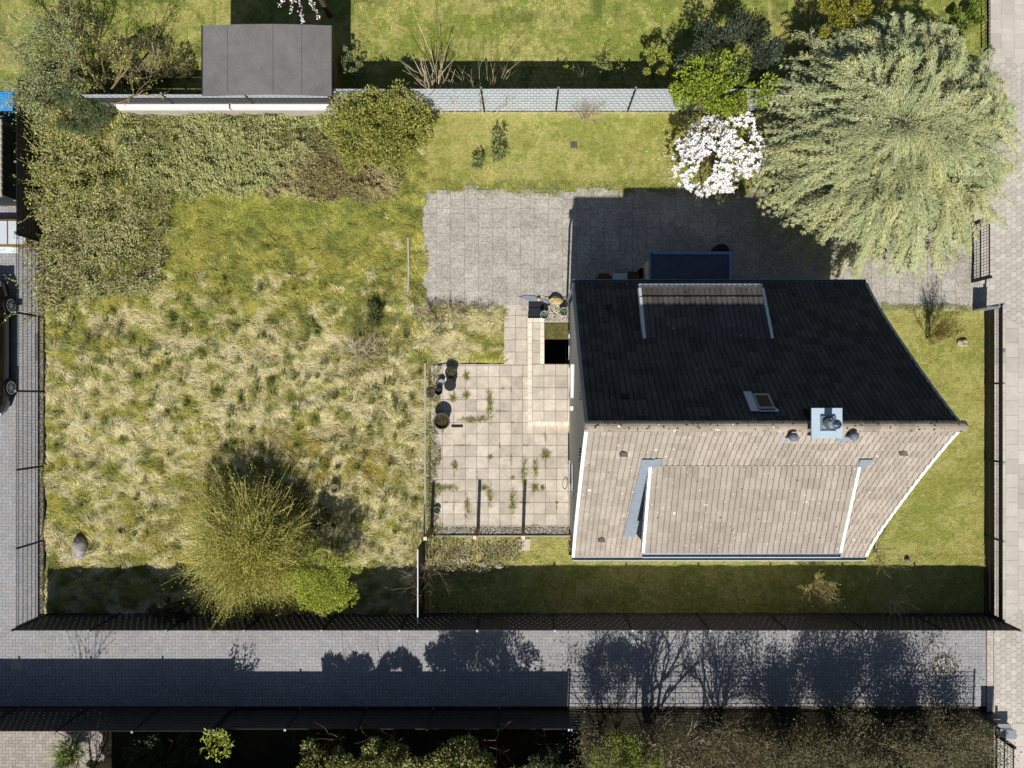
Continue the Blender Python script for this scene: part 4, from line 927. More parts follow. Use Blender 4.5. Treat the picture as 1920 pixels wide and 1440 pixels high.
# bottom-left willow-like shrub and companion
t_c = (470, 1030)
def willow():
    b0 = W(488, 1012); t = thing('willow_shrub', (b0[0], b0[1], 0), 'large rounded twiggy yellow-green shrub at the bottom of the meadow', 'shrub'); r_ = np.random.default_rng(17)
    cc = np.array(W(456, 1036, 1.6)); cc[2] = .55; A, B, RA = [], [], []
    for k in range(13):
        a = k*.483*1.0; segs_ = grow((b0[0]+.15*math.cos(a), b0[1]+.15*math.sin(a), 0), (math.cos(a)*.8, math.sin(a)*.8-.2, 1), 1.9, .03, 1, 4, .4, .1); A += [q[0] for q in segs_]; B += [q[1] for q in segs_]; RA += [q[2] for q in segs_]
    n = 3000; v = r_.normal(size=(n, 3)); v[:, 2] = np.abs(v[:, 2])+.05; v /= np.linalg.norm(v, axis=1)[:, None]; az = np.arctan2(v[:, 1], v[:, 0])
    R_ = np.array([2.08, 2.30, 1.80])*(.80+.34*vn(az*1.6+9, v[:, 2]*2.5, 2))[:, None]*r_.uniform(.82, 1.12, (n, 1)); gp = vn(az*2.6, v[:, 2]*4+5, 3) > .20; v = v[gp]; R_ = R_[gp]; n = len(v)
    s0 = cc+v*R_*r_.uniform(.35, .7, (n, 1)); e0 = cc+v*R_+r_.normal(0, .34, (n, 3)); e0[:, 2] = np.maximum(e0[:, 2], .15); md = (s0+e0)/2+r_.normal(0, .10, (n, 3))
    b = MB(); b.segs(np.array(A), np.array(B), np.array(RA), np.array(RA)*.8, jit(lin('#8d7f55'), len(A)))
    b.segs(s0, md, .008, .006, jit(lin('#b3ab66'), n, .2)); b.segs(md, e0, .006, .003, jit(lin('#c2ba74'), n, .2)); b.build('stems', M['bark'], t)
    m = 22; tt = np.tile((np.arange(m)+.5)/m, n)[:, None]; P = np.repeat(s0, m, 0)*(1-tt)+np.repeat(e0, m, 0)*tt+r_.normal(0, .085, (n*m, 3)); D = np.repeat(e0-s0, m, 0); D /= np.linalg.norm(D, axis=1)[:, None]; D = D+r_.normal(0, .8, (n*m, 3)); U = r_.normal(0, .5, (n*m, 3)); U[:, 2] += .9
    tone = np.repeat(r_.uniform(.8, 1.15, n), m)[:, None]; K = mixc([lin('#bab850'), lin('#a8a644'), lin('#ccc86c'), lin('#908e38')], [1]*4, n*m, .18)*tone
    b = MB(); b.leaves(P, D, U, .055*r_.uniform(.6, 1.3, n*m), .020, np.clip(K, .01, .8)); b.build('leaves', M['leaf'], t)
willow()
bush('hawthorn_shrub', 608, 1082, 1.35, (1.2, 1.05, .85), 22000, .042, .024, [lin('#a2ac3e'), lin('#b4bb4c'), lin('#8c9634')], 'bright leaf-green shrub beside the twiggy yellow one', seed=12)
bush('dark_shrub', 540, 940, .35, (.8, .5, .25), 1500, .08, .03, [lin('#4f5226'), lin('#5f5b2a')], 'added dark undergrowth deepening the shadow behind the twiggy yellow-green shrub', seed=13)  # dark leaves added where the twiggy shrub's shadow falls
bush('dark_shrub', 330, 1140, .75, (.95, .45, .45), 3500, .05, .03, [lin('#453b2e'), lin('#5b4c39'), lin('#373226')], 'brown low shrub against the dark south fence', seed=14, bark='#5f5040')
bare('pale_twig_shrub', 530, 1140, 1.4, .8, 1, 3, .010, '#c7bda4', 'pale bare stems at the south fence below the green shrub', nstem=16, rad0=.5, lean=(0, -.2))
bush('dark_shrub', 604, 975, .45, (.4, .5, .35), 1500, .06, .03, [lin('#414a26'), lin('#53582e')], 'added dark shrub deepening the shadow behind the bright green one', seed=31)  # another added dark clump standing in for shadow
# bare shrubs along the pale fence
bare('bare_lilac', 825, 205, 3.5, .42, 1, 4, .018, '#cbbb9c', 'tall fan of bare pale stems rising in front of the fence', nstem=17, rad0=.6, lean=(0, .34), wob=.08)
bare('bare_lilac', 905, 205, 2.7, .5, 2, 3, .014, '#bfae90', 'second clump of bare stems right of the tall fan', nstem=9, rad0=.35, lean=(.15, .3), wob=.09)
bare('bare_bush', 1097, 226, 1.5, .9, 2, 5, .012, '#b5a58e', 'bare grey bush on the back lawn in front of the fence', nstem=12, lean=(0, .3), rad0=.08)
bare('sapling', 1186, 205, .8, .5, 1, 3, .008, '#a39a6a', 'thin sapling with few leaves right of the bare grey bush', nstem=5, leaf=(160, .06, .03, [lin('#8f9a4c')]), lean=(0, .3))
bush('corner_shrub', 655, 120, .6, (.38, .6, .4), 1500, .06, .03, [lin('#8e9468'), lin('#5c6540')], 'small grey-leaved shrub between shed and fence', seed=15)
bush('leafy_shrub', 1232, 122, .8, (.62, .55, .42), 2600, .06, .035, [lin('#8d9438'), lin('#7d8532'), lin('#a0a54c')], 'yellow-green shrub in the shadow strip behind the fence', seed=16)
bare('leafy_sapling', 1130, 145, 1.2, .35, 1, 4, .008, '#8a8660', 'upright leafy sapling behind the fence, left of the yellow-green shrub', nstem=8, leaf=(900, .055, .028, [lin('#8c9350'), lin('#767d44')]))
bare('leafy_sapling', 1065, 143, 1.0, .2, 1, 3, .007, '#8a8660', 'thin sapling standing alone behind the fence', nstem=4, leaf=(280, .06, .035, [lin('#8f9a42')]))
bare('leafy_sapling', 1165, 140, .9, .3, 1, 3, .007, '#8a8660', 'small sapling nearest the yellow-green shrub behind the fence', nstem=4, leaf=(220, .055, .03, [lin('#8c9350')]))
RH = [lin('#6f7c48'), lin('#7f8b58'), lin('#5c6a3c')]
bush('young_rhododendron', 934, 258, .45, (.20, .17, .2), 110, .13, .045, RH, 'topmost of the young leafy plants on the back lawn', seed=17)
bush('young_rhododendron', 936, 290, .4, (.26, .2, .2), 150, .13, .045, RH, 'middle young plant on the back lawn, widest of its row', seed=18)
bush('young_rhododendron', 897, 305, .4, (.20, .16, .2), 100, .13, .045, RH, 'lowest and leftmost young plant on the back lawn', seed=19)
# blossom branches at the very top
c = W(560, -10, 3.4)
t = thing('cherry_branch_tree', (c[0], c[1]+1.2, 0), 'blossoming tree reaching in over the shed from the top edge', 'tree')
b = MB(); b.tube([(c[0], c[1]+1.2, 0), (c[0], c[1]+1.1, 2), (c[0], c[1]+.8, 3.2)], [.10, .08, .05], 8, lin('#5a4a3a')); b.build('trunk', M['bark'], t)
segs = []
for q in ((545, 22), (568, 44), (598, 36), (585, 12), (525, 12)):
    e = W(q[0], q[1], 3.2); s = np.array((c[0], c[1]+.8, 3.2)); mid = (s+np.array(e))/2+np.array([random.uniform(-.1, .1), 0, .25]); segs += [(s, mid, .014, .01, 0), (mid, np.array(e), .01, .005, 0)]
branches_mesh(segs, lin('#5a4a3a')).build('branches', M['bark'], t); b = MB(); leaves_on(b, segs, 700, .05, .04, [lin('#f0e4e6'), lin('#e8d4d8')], lev=0, spread=.035); b.build('blossom', M['petal'], t)
# front garden shrubs
bare('leafing_shrub', 1738, 632, 1.7, .45, 2, 4, .012, '#76703e', 'upright shrub just coming into leaf on the front lawn', nstem=15, leaf=(1500, .05, .022, [lin('#6f7032'), lin('#5b5a2a'), lin('#84462e')]), lean=(0, .25))
bare('bare_shrub', 1525, 1092, 1.35, .8, 2, 6, .010, '#c9b984', 'rounded bare twiggy shrub in the shaded side lawn', nstem=13, leaf=(420, .04, .02, [lin('#a89a50')]))
bare('bare_shrub', 1670, 1122, 1.35, .8, 2, 4, .011, '#b0a48e', 'sparse bare shrub near the front fence in shade', nstem=10)
bare('bare_shrub', 1640, 1035, 1.3, .9, 2, 4, .012, '#c2b48c', 'small pale shrub at the south-east corner of the roof', nstem=10)
bare('grass_stems', 690, 655, .75, 1.2, 1, 6, .011, '#c6bba2', 'tangle of dry weed stems in the meadow', cat='weeds', nstem=34, rad0=.7, up=.0)
bare('cut_branches', 815, 603, .9, 1.8, 1, 5, .014, '#a59a80', 'cut branches lying across the grass by the driveway corner', cat='twigs', nstem=30, rad0=.65, lean=(.5, .2), up=-.1)
bare('climbing_twigs', 799, 1062, 2.0, .45, 2, 4, .012, '#b3a78e', 'grey climbing twigs over the white partition', cat='twigs', nstem=12, rad0=.35)
bare('dry_branch', 160, 1068, .3, 1.1, 1, 5, .007, '#a89468', 'dry branch lying beside the boulder', cat='twigs', nstem=12, rad0=.1, lean=(-.6, -.2), up=0)
bush('dark_clump', 702, 592, .22, (.42, .45, .25), 900, .08, .03, [lin('#4c5428'), lin('#5c6230')], 'dark leafy clump in the meadow above the dry weed stems', cat='weeds', seed=51)
bare('dry_weeds', 205, 615, .6, 1.1, 1, 5, .009, '#c6b993', 'dry bramble remains at the left of the meadow', cat='weeds', nstem=22, rad0=.5, leaf=(500, .05, .03, [lin('#8a8450'), lin('#6f6c40')], .08))
bare('dry_weeds', 140, 440, .8, 1.0, 1, 5, .012, '#cfc2a4', 'pale bare bramble canes beside the end of the black fence', cat='weeds', nstem=30, rad0=.7)
# weeds in the patio joints
def weed(px, py, r, n, label, long=False):
    c = W(px, py, .02); n = int(n*1.6); ex, ey = (.5, 4.2) if 'strip' in label else ((4.2, .5) if 'row' in label or 'edge' in label else (1, 1)); P = np.tile(np.array([[c[0], c[1], .02]]), (n, 1))+rng.normal(0, r*.24, (n, 3))*[ex, ey, 0]; a = rng.uniform(0, 6.28, n); b = MB()
    b.blades(P, np.stack([np.cos(a), np.sin(a)], 1), r*rng.uniform(.5, 1.2, n), .010, r*.5*rng.uniform(.3, 1.2, n), mixc([lin('#8a8a42'), lin('#6f7a30'), lin('#a39a5c')], [1, 1, 1], n, .15)); tag(b.build('weed_tuft', M['blade'], origin=(c[0], c[1], 0)), label, 'weed', 'weeds growing in the patio joints')
wd = [(1024, 853, .22, 60, 'star-shaped grass tuft nearest the house wall'), (1017, 915, .12, 35, 'small tuft below the star-shaped one'), (853, 872, .16, 40, 'tuft at the left of the lower patio'), (908, 915, .14, 40, 'tuft beside the top of the left post shadow'), (983, 885, .22, 60, 'long weed strip left of the right post shadow'), (1004, 880, .18, 50, 'weed strip right of the right post shadow'), (1003, 915, .18, 50, 'tuft where two joints cross right of the right post shadow'), (918, 930, .18, 50, 'weed strip in the joint between the post shadows'), (961, 940, .2, 60, 'weed strip left of the right post shadow base'), (876, 948, .18, 50, 'weed strip left of the left post shadow'),
      (918, 762, .2, 60, 'weed strip in the upper middle of the patio'), (918, 746, .14, 40, 'dark tuft at the top of the upper middle weed strip'), (875, 706, .16, 45, 'tuft beside the round black pots'), (875, 742, .16, 45, 'weeds below the black pots'), (850, 746, .16, 50, 'weeds between black pots and round planter'), (900, 787, .16, 60, 'weed row in the middle joint'), (880, 788, .16, 60, 'left end of the middle weed row'), (840, 915, .18, 60, 'weeds at the lower left edge'), (822, 914, .16, 50, 'weeds at the far lower left edge'), (919, 857, .12, 26, 'leafy weed in the lower middle'), (961, 896, .1, 20, 'tiny leafy weed left of the right post')]
jb = MB(); rj = np.random.default_rng(33); jx = xr(803)+.1; jy = yr(987)+.04
for _ in range(46):
    i_, j_ = rj.integers(0, 12), rj.integers(0, 13); vert = rj.random() < .6; L_ = rj.uniform(.1, .4); n = int(70*L_/.3*rj.uniform(.3, 1))
    x = jx+i_*.394+(0 if vert else rj.uniform(0, .39)); y = jy+j_*.394+(rj.uniform(0, .39) if vert else 0)
    if x > xr(1060) or (x > xr(985) and y > yr(800)): continue
    tt = rj.uniform(-.5, .5, n)*L_; P = np.stack([x+(rj.normal(0, .012, n) if vert else tt), y+(tt if vert else rj.normal(0, .012, n)), np.full(n, .018)], 1); a = rj.uniform(0, 6.28, n)
    jb.blades(P, np.stack([np.cos(a), np.sin(a)], 1), rj.uniform(.02, .055, n), .008, rj.uniform(.01, .035, n), mixc([lin('#7f7c3c'), lin('#66702f'), lin('#8b7f50')], [1]*3, n, .15))
tag(jb.build('joint_moss', M['blade'], origin=(0, 0, 0)), 'moss and tiny grass in the patio joints', 'moss', kind='stuff')
for q in wd: weed(q[0], q[1], q[2], q[3], q[4])
cover('weedy_margin', [(800, 690), (822, 690), (826, 990), (800, 1000)], 2200, .12, .10, .02, [lin('#8f8a52'), lin('#a39a6c'), lin('#6f763a')], 'weeds creeping over the west margin of the patio', m='blade')
cover('weedy_margin', [(800, 560), (940, 560), (900, 585), (800, 590)], 1400, .10, .10, .016, [lin('#8f8468'), lin('#a39a7c'), lin('#76704a')], 'dry debris along the lower driveway edge', m='blade')

cover('edge_grass', [(792, 340), (1180, 344), (1500, 352), (1500, 372), (1180, 366), (792, 360)], 5200, .06, .09, .012, [lin('#8b9448'), lin('#a19f5c'), lin('#7b843c')], 'grass creeping over the upper edge of the driveway slabs', m='blade')
cover('edge_grass', [(1560, 462), (1820, 470), (1815, 492), (1560, 486)], 1300, .06, .08, .012, [lin('#8b9448'), lin('#7b843c')], 'tufts along the driveway below the big conifer', m='blade')
cover('edge_grass', [(1645, 570), (1822, 570), (1822, 586), (1650, 586)], 1500, .06, .09, .012, [lin('#8b9448'), lin('#a19f5c')], 'grass creeping over the lower driveway edge at the front lawn', m='blade')
# south side planting and off-frame trees
t0 = W(145, 1402)
t = thing('yucca', (t0[0], t0[1], 0), 'spiky yucca rosette beside the sunny brick yard', 'plant')
b = MB(); n = 260; a = rng.uniform(0, 6.28, n); el = rng.uniform(.15, 1.35, n); P = np.tile([[t0[0], t0[1], .35]], (n, 1))+rng.normal(0, .12, (n, 3)); D = np.stack([np.cos(a)*np.cos(el), np.sin(a)*np.cos(el), np.sin(el)*.7], 1); U = np.tile([[0, 0, 1.]], (n, 1))+rng.normal(0, .2, (n, 3))
b.leaves(P, D, U, rng.uniform(.45, .8, n), .035, mixc([lin('#7f8a4a'), lin('#9aa066'), lin('#5f6c34')], [1]*3, n, .15)); b.build('leaves', M['leaf'], t); b = MB(); b.tube([(t0[0], t0[1], 0), (t0[0], t0[1], .4)], [.07, .06], 8, lin('#6b5a44')); b.build('stem', M['bark'], t)
t0 = W(405, 1395, 2.0); t = thing('fern_shrub', (t0[0], t0[1], 0), 'star-shaped yellow-green leafy shrub in the dark bed', 'plant'); b = MB(); segs = []
for k in range(9):
    a_ = k*.7; e = np.array([t0[0]+.5*math.cos(a_), t0[1]+.5*math.sin(a_), 2.1]); s = np.array([t0[0], t0[1], 1.5]); segs.append((s, e, .012, .006, 0))
segs.append((np.array([t0[0], t0[1], 0]), np.array([t0[0], t0[1], 1.55]), .02, .015, 1)); branches_mesh(segs, lin('#5f5a34')).build('stems', M['bark'], t); leaves_on(b, segs, 420, .12, .045, [lin('#9aa23c'), lin('#7f8a30')], lev=0, spread=.05); b.build('leaves', M['leaf'], t)
LA = [lin('#8f9150'), lin('#7a7d3c'), lin('#a5a668'), lin('#666c34')]
bush('laurel', 612, 1428, 2.0, (.9, .7, .55), 6000, .12, .045, LA, 'leftmost sunlit laurel in the shaded bed', seed=21)
bush('laurel', 722, 1424, 1.95, (.85, .6, .55), 5600, .12, .045, LA, 'sunlit laurel left of the widest laurel', seed=22)
bush('laurel', 885, 1455, 2.5, (1.75, .9, 1.25), 14000, .12, .045, LA, 'widest laurel mound in the shaded bed', seed=23)
bush('laurel', 1028, 1425, 1.0, (.6, .6, .6), 2000, .13, .035, [lin('#4b5636'), lin('#3f492d')], 'dark laurel between the widest laurel and the round green bush', seed=24)
bush('round_bush', 1172, 1425, 2.1, (1.25, .80, .85), 17000, .05, .030, [lin('#8a983c'), lin('#9ba648'), lin('#707e30')], 'round dense green bush below the open mesh fence', seed=25)
bush('low_undergrowth', 330, 1415, .35, (2.2, .6, .3), 4500, .09, .04, [lin('#4c5330'), lin('#3b4226')], 'dark low undergrowth right of the yucca', seed=26)
bush('low_undergrowth', 1500, 1420, .45, (5.0, .9, .35), 6000, .06, .03, [lin('#48462f'), lin('#3a3826'), lin('#55402f'), lin('#50562e')], 'brown and green undergrowth below the bare trees', seed=27)
bush('conical_shrub', 1735, 1420, .8, (.4, .6, .55), 2600, .07, .03, [lin('#7d9222'), lin('#5f7220')], 'bright green shrub in the lower right bed', seed=28)
TL = [lin('#524b33'), lin('#5f583c'), lin('#565a34')]
def shade_tree(px, py, h, sp, nst, lev, nch, r, lv, label, seedk, lean=(0, .0)):
    h *= 1.10; lv = int(lv*1.25); sp *= 1.55
    random.seed(seedk); bare('bare_tree', px, py, h, sp, lev, nch, r, '#a3927a', label, cat='tree', nstem=nst+1, leaf=(lv, .075, .04, TL, .20) if lv else None, lean=lean, rad0=.18, wob=.12, shrink=.66)
shade_tree(1212, 1362, 3.3, .5, 4, 3, 4, .085, 1500, 'forked bare tree left of the others behind the mesh fence', 1)
shade_tree(1128, 1362, 2.9, .42, 5, 3, 4, .032, 2600, 'slender leafy tree nearest the round green bush', 2)
shade_tree(1345, 1362, 3.1, .5, 6, 3, 4, .050, 2400, 'bare twiggy tree second from the forked tree', 3)
shade_tree(1468, 1362, 3.2, .5, 7, 3, 4, .045, 10000, 'bare tree in the middle of the lower right row', 4)
shade_tree(1560, 1364, 3.3, .4, 6, 3, 4, .05, 15000, 'dense dark tree right of the middle one', 5)
shade_tree(1668, 1362, 3.0, .5, 7, 3, 4, .04, 9000, 'bare tree between the dense one and the last one', 6)
shade_tree(1765, 1362, 1.9, .6, 5, 2, 5, .03, 2500, 'last and lowest tree towards the letterbox', 7)
shade_tree(172, 1470, 4.2, .35, 3, 2, 5, .03, 260, 'single bare young tree behind the yucca, known by its shadow on the lane', 8)
random.seed(11)
random.seed(12)
bare('twig_bush', 1330, 1385, 2.2, .7, 2, 5, .013, '#c2b08c', 'pale twiggy bush right of the round green bush', nstem=12, rad0=.3)
bare('twig_bush', 1420, 1400, 1.9, .8, 2, 5, .012, '#b3a27e', 'brownish twiggy bush in the middle of the lower right bed', nstem=12, rad0=.3, leaf=(900, .05, .03, [lin('#7a6a48')]))
bare('twig_bush', 1590, 1405, 2.0, .8, 2, 5, .012, '#a8947a', 'reddish brown twiggy bush left of the bright conical shrub', nstem=14, rad0=.4, leaf=(2500, .05, .03, [lin('#77543e'), lin('#6c6440')]))
g0 = thing('shade_building', (-6, -15, 0), 'unseen building added south of the bed to shade it, outside the picture', 'building')  # out of view, added so that its shadow darkens the bed
b = MB(); b.box((-14.2, -17, -.05), (1.7, -13.55, 2.35)); b.build('wall', M['brick'], g0)
b = MB(); b.box((-14.35, -17.15, 2.35), (1.85, -13.4, 2.5)); b.build('roof', M['felt'], g0)
b = MB(); b.box((-9, -13.55, 0), (-6.5, -13.52, 2.1)); b.build('door', M['white'], g0)

# ------------------------------------------------------------ small things
def rock(name, px, py, rx, ry, rz_, cols, label, seed, z=0):
    c = W(px, py, z); n, m = 20, 14; V = []; r_ = np.random.default_rng(seed); of = r_.uniform(0, 50)
    for i in range(m+1):
        ph = math.pi*i/m
        for j in range(n):
            th = 2*math.pi*j/n; x, y, zz = math.sin(ph)*math.cos(th), math.sin(ph)*math.sin(th), math.cos(ph)
            k = 1+.38*(float(fbm(np.array(of+x*1.3+zz), np.array(of+y*1.3), 2))-.5)*2; V.append((c[0]+x*rx*k, c[1]+y*ry*k, z+rz_*.6+zz*rz_*k))
    F = np.array([(i*n+j, (i+1)*n+j, (i+1)*n+(j+1) % n, i*n+(j+1) % n) for i in range(m) for j in range(n)]); b = MB(); b.add(V, F, mixc(cols, [1]*len(cols), len(F), .04)); return tag(b.build(name, M['rock']), label, 'stone')
rock('boulder', 154, 1026, .25, .37, .24, [lin('#a39d98'), lin('#8f8983')], 'grey granite boulder in the lower left meadow', 1)
rock('boulder', 1043, 564, .24, .16, .16, [lin('#bfab7c'), lin('#ab9866')], 'largest ochre sandstone by the driveway edge', 2, .03)
rock('stone', 1010, 561, .06, .07, .07, [lin('#c7b082')], 'upper small ochre stone on the grey sheet', 3, .05)
rock('stone', 1029, 576, .06, .07, .07, [lin('#c7a865')], 'lower small ochre stone beside the black mat', 4, .05)
rock('stone', 1803, 643, .20, .13, .10, [lin('#bfae96'), lin('#a99a84')], 'flat pale stone lying on the front lawn', 5)
rock('stone', 1700, 1049, .09, .07, .08, [lin('#77757a')], 'small grey stone at the shadow edge of the side lawn', 6)
rock('rubble', 868, 1050, .12, .10, .08, [lin('#d3c9b8')], 'pale rubble lump at the left of the weedy patch', 7)
rock('rubble', 905, 1058, .12, .09, .08, [lin('#d9cfbf')], 'pale rubble lump in the middle of the weedy patch', 8)
rock('rubble', 935, 1062, .14, .11, .07, [lin('#a99f90')], 'brownish rubble lump at the right of the weedy patch', 9)
c = W(630, 915); b = MB(); b.lathe((c[0], c[1], 0), [(.19, 0), (.17, .10), (.165, .22), (.10, .225), (.09, .17), (.0, .16)], 18, lin('#8a7a66')); tag(b.build('tree_stump', M['bark']), 'cut hollow tree stump in the lower meadow', 'stump')
c = W(983, 1021, .03); b = MB(); b.box((c[0]-.2, c[1]-.2, -.02), (c[0]+.2, c[1]+.2, .045), lin('#cbbda8')); tag(b.build('stepping_slab', M['slab']), 'single square slab on the grass below the right post', 'slab')
c = W(857, 811, .05); b = MB(); b.box((c[0]-.19, c[1]-.2, .032), (c[0]+.2, c[1]+.18, .075), lin('#d2c3ad')); tag(b.build('loose_slab', M['slab']), 'loose slab lying on the patio beside the round planter', 'slab')
b = MB(); c = W(857, 798.5, .05); b.box((c[0]-.2, c[1]-.02, .03), (c[0]+.2, c[1]+.02, .06)); tag(b.build('short_lath', M['dark_plastic']), 'short black lath above the loose slab', 'lath')
b = MB(); P = [W(765+q, y, .06) for q, y in ((0, 445), (1, 500), (0, 545), (-1, 587))]; b.tube([tuple(p) for p in P], .03, 6, lin('#bdb8ac')); tag(b.build('timber_pole', M['bark']), 'long grey pole lying in the meadow beside the driveway', 'pole')
b = MB(); c = W(1060, 906, .05); b.tube([(c[0]+.09*math.cos(a)*(1 if a < 6 else .6)+.02*math.sin(a), c[1]+.2*math.sin(a), .035) for a in np.linspace(0, 7.2, 22)], .008, 5); tag(b.build('cable_loop', M['rubber']), 'loop of black cable on the patio near the wall', 'cable')
b = MB(); c = W(1076, 272)
for k in range(5): b.box((c[0]-.1+k*.045, c[1]-.10, .02), (c[0]-.1+k*.045+.022, c[1]+.1, .045))
b.box((c[0]-.12, c[1]-.12, .0), (c[0]+.12, c[1]+.12, .018)); tag(b.build('drain_grate', mat('rusty', lin('#5b5048'), .8)), 'small brown drain grate in the back lawn', 'grate')
b = MB(); c = W(204/3, 480+510/3)
for k in range(16): b.box((c[0]-.05, c[1]-.48+k*.06, .008), (c[0]+.05, c[1]-.48+k*.06+.035, .016))
tag(b.build('channel_drain', mat('drain_iron', lin('#6a6a68'), .7)), 'narrow slotted drain in the paving under the mesh fence', 'drain')
b = MB(); c = W(32, 1246); b.box((c[0]-.2, c[1]-.2, .008), (c[0]+.2, c[1]+.2, .014)); tag(b.build('manhole_cover', M['concrete']), 'square cover in the shaded lane at the left', 'cover')
b = MB(); c = W(1770, 1250); b.lathe((c[0], c[1], .002), [(.40, 0), (.40, .012), (.34, .012)], 32, lin('#8f8460')); mh = b.build('manhole', M['bark']); tag(mh, 'round pale manhole ringed by moss in the lane', 'manhole')
b = MB(); b.lathe((c[0], c[1], .014), [(.335, 0), (.335, .012), (.0, .013)], 32, lin('#b5aea5')); b.build('cover', M['paver'], mh)
b = MB(); c = W(1881, 658, .02); b.box((c[0]-.07, c[1]-.05, .02), (c[0]+.07, c[1]+.05, .05)); tag(b.build('gully_cap', M['galv']), 'tiny grey service cap in the pavement slabs', 'cap')
# grey sheet and black mats near the house corner
b = MB(); pl = [W(x, y)[:2] for x, y in ((973, 558), (985, 554), (1004, 556), (1022, 562), (1037, 570), (1038, 578), (1025, 577), (1008, 572), (990, 564))]; b.prism(pl, .03, .055); tag(b.build('plastic_sheet', M['lead']), 'grey sheet lying at the driveway edge under the stones', 'sheet')
for (x0_, y0_, x1_, y1_, z_, lb) in ((991, 567, 1019, 579, .09, 'upper half of the black rubber mat by the terrace'), (991, 578, 1019, 597, .12, 'lower half of the black rubber mat by the terrace')):
    a = W(x0_, y1_); e = W(x1_, y0_); b = MB(); b.box((a[0], a[1], .03), (e[0], e[1], z_)); tag(b.build('rubber_mat', M['dark_plastic']), lb, 'mat')
# pots
def pot(name, px, py, r, h, m, fill, label, z=.03, cat='pot', rim=None, gcol=None):
    c = W(px, py, h+z); t = thing(name, (c[0], c[1], z), label, cat)
    b = MB(); b.lathe((c[0], c[1], z), [(r*.74, 0), (r*.98, h*.93), (r*1.05, h*.93), (r*1.05, h), (r*.9, h), (r*.86, h*.72), (0, h*.70)], 28); b.build('body', M[m], t, smooth=False)
    if fill:
        b = MB(); b.lathe((c[0], c[1], z+h*.70), [(r*.86, 0), (r*.86, .02), (0, .04)], 20, lin('#4a4030')); b.build('soil', M['soil'], t)
        n = 260; a = rng.uniform(0, 6.28, n); q = r*.78*np.sqrt(rng.random(n)); P = np.stack([c[0]+q*np.cos(a), c[1]+q*np.sin(a), np.full(n, z+h*.72)], 1); D = rng.normal(0, .6, (n, 3)); D[:, 2] = np.abs(D[:, 2])+.3; U = rng.normal(0, .5, (n, 3)); U[:, 2] += 1
        b = MB(); b.leaves(P, D, U, .06*rng.uniform(.6, 1.4, n), .035, mixc(gcol or [lin('#8f8a35'), lin('#6f6c2c'), lin('#5b4f30')], [1]*len(gcol or [1, 2, 3]), n, .15)); b.build('plant', M['leaf'], t)
    return t
pot('planter', 828, 790, .27, .42, 'terracotta', True, 'large round planter with olive moss on the patio edge')
pot('pot', 846, 698, .20, .30, 'dark_plastic', True, 'topmost black pot with dry plant, touching the lidded one', gcol=[lin('#8b8264'), lin('#6e664c'), lin('#a59b7c')])
t = pot('pot', 844, 722, .19, .36, 'dark_plastic', False, 'black pot covered by a dark lid below the dry one')
c = t.location; b = MB(); b.lathe((c[0], c[1], .38), [(.2, 0), (.205, .025), (.0, .03)], 24); b.build('lid', M['anthracite'], t); b = MB(); b.lathe((c[0], c[1], .385), [(.205, 0), (.212, .01), (.212, .02), (.205, .02)], 24); 
pot('pot', 827, 717, .11, .20, 'galv', False, 'small silver-rimmed pot left of the lidded black pot')
pot('pot', 822, 734, .12, .34, 'dark_plastic', False, 'small tall dark pot at the lower end of the pot group')
pot('pot', 808, 737, .15, .12, 'terracotta', True, 'shallow dry pot at the meadow kerb', gcol=[lin('#9a9270'), lin('#847c5c')])
pot('pot', 819, 957, .12, .12, 'galv', True, 'little pot in the shadow at the lower left patio corner', gcol=[lin('#8b8b7a'), lin('#5f6a40')])
pot('blue_pot', 1057, 584, .14, .34, 'blue_pot', True, 'blue glazed pot with moss close to the house corner', gcol=[lin('#8f9a48'), lin('#a5ad5c')])
pot('blue_pot', 1021, 590, .14, .34, 'blue_pot', True, 'blue glazed pot with grass beside the black mat', gcol=[lin('#8f9a68'), lin('#a5ad7c')])
# posts of the old pergola
for (px, py, lb) in ((797, 1010, 'left wooden post at the patio corner'), (890, 1008, 'middle wooden post below the patio'), (981, 1008, 'right wooden post above the single slab')):
    z_ = 1.72; c = W(px, py, z_); b = MB(); b.box((c[0]-.055, c[1]-.055, -.02), (c[0]+.055, c[1]+.055, z_-.01)); t = b.build('pergola_post', M['wood']); tag(t, lb, 'post', 'wooden pergola posts at the patio edge')
    b = MB(); b.box((c[0]-.055, c[1]-.055, z_-.01), (c[0]+.055, c[1]+.055, z_)); b.build('post_top', M['wood_end'], t)
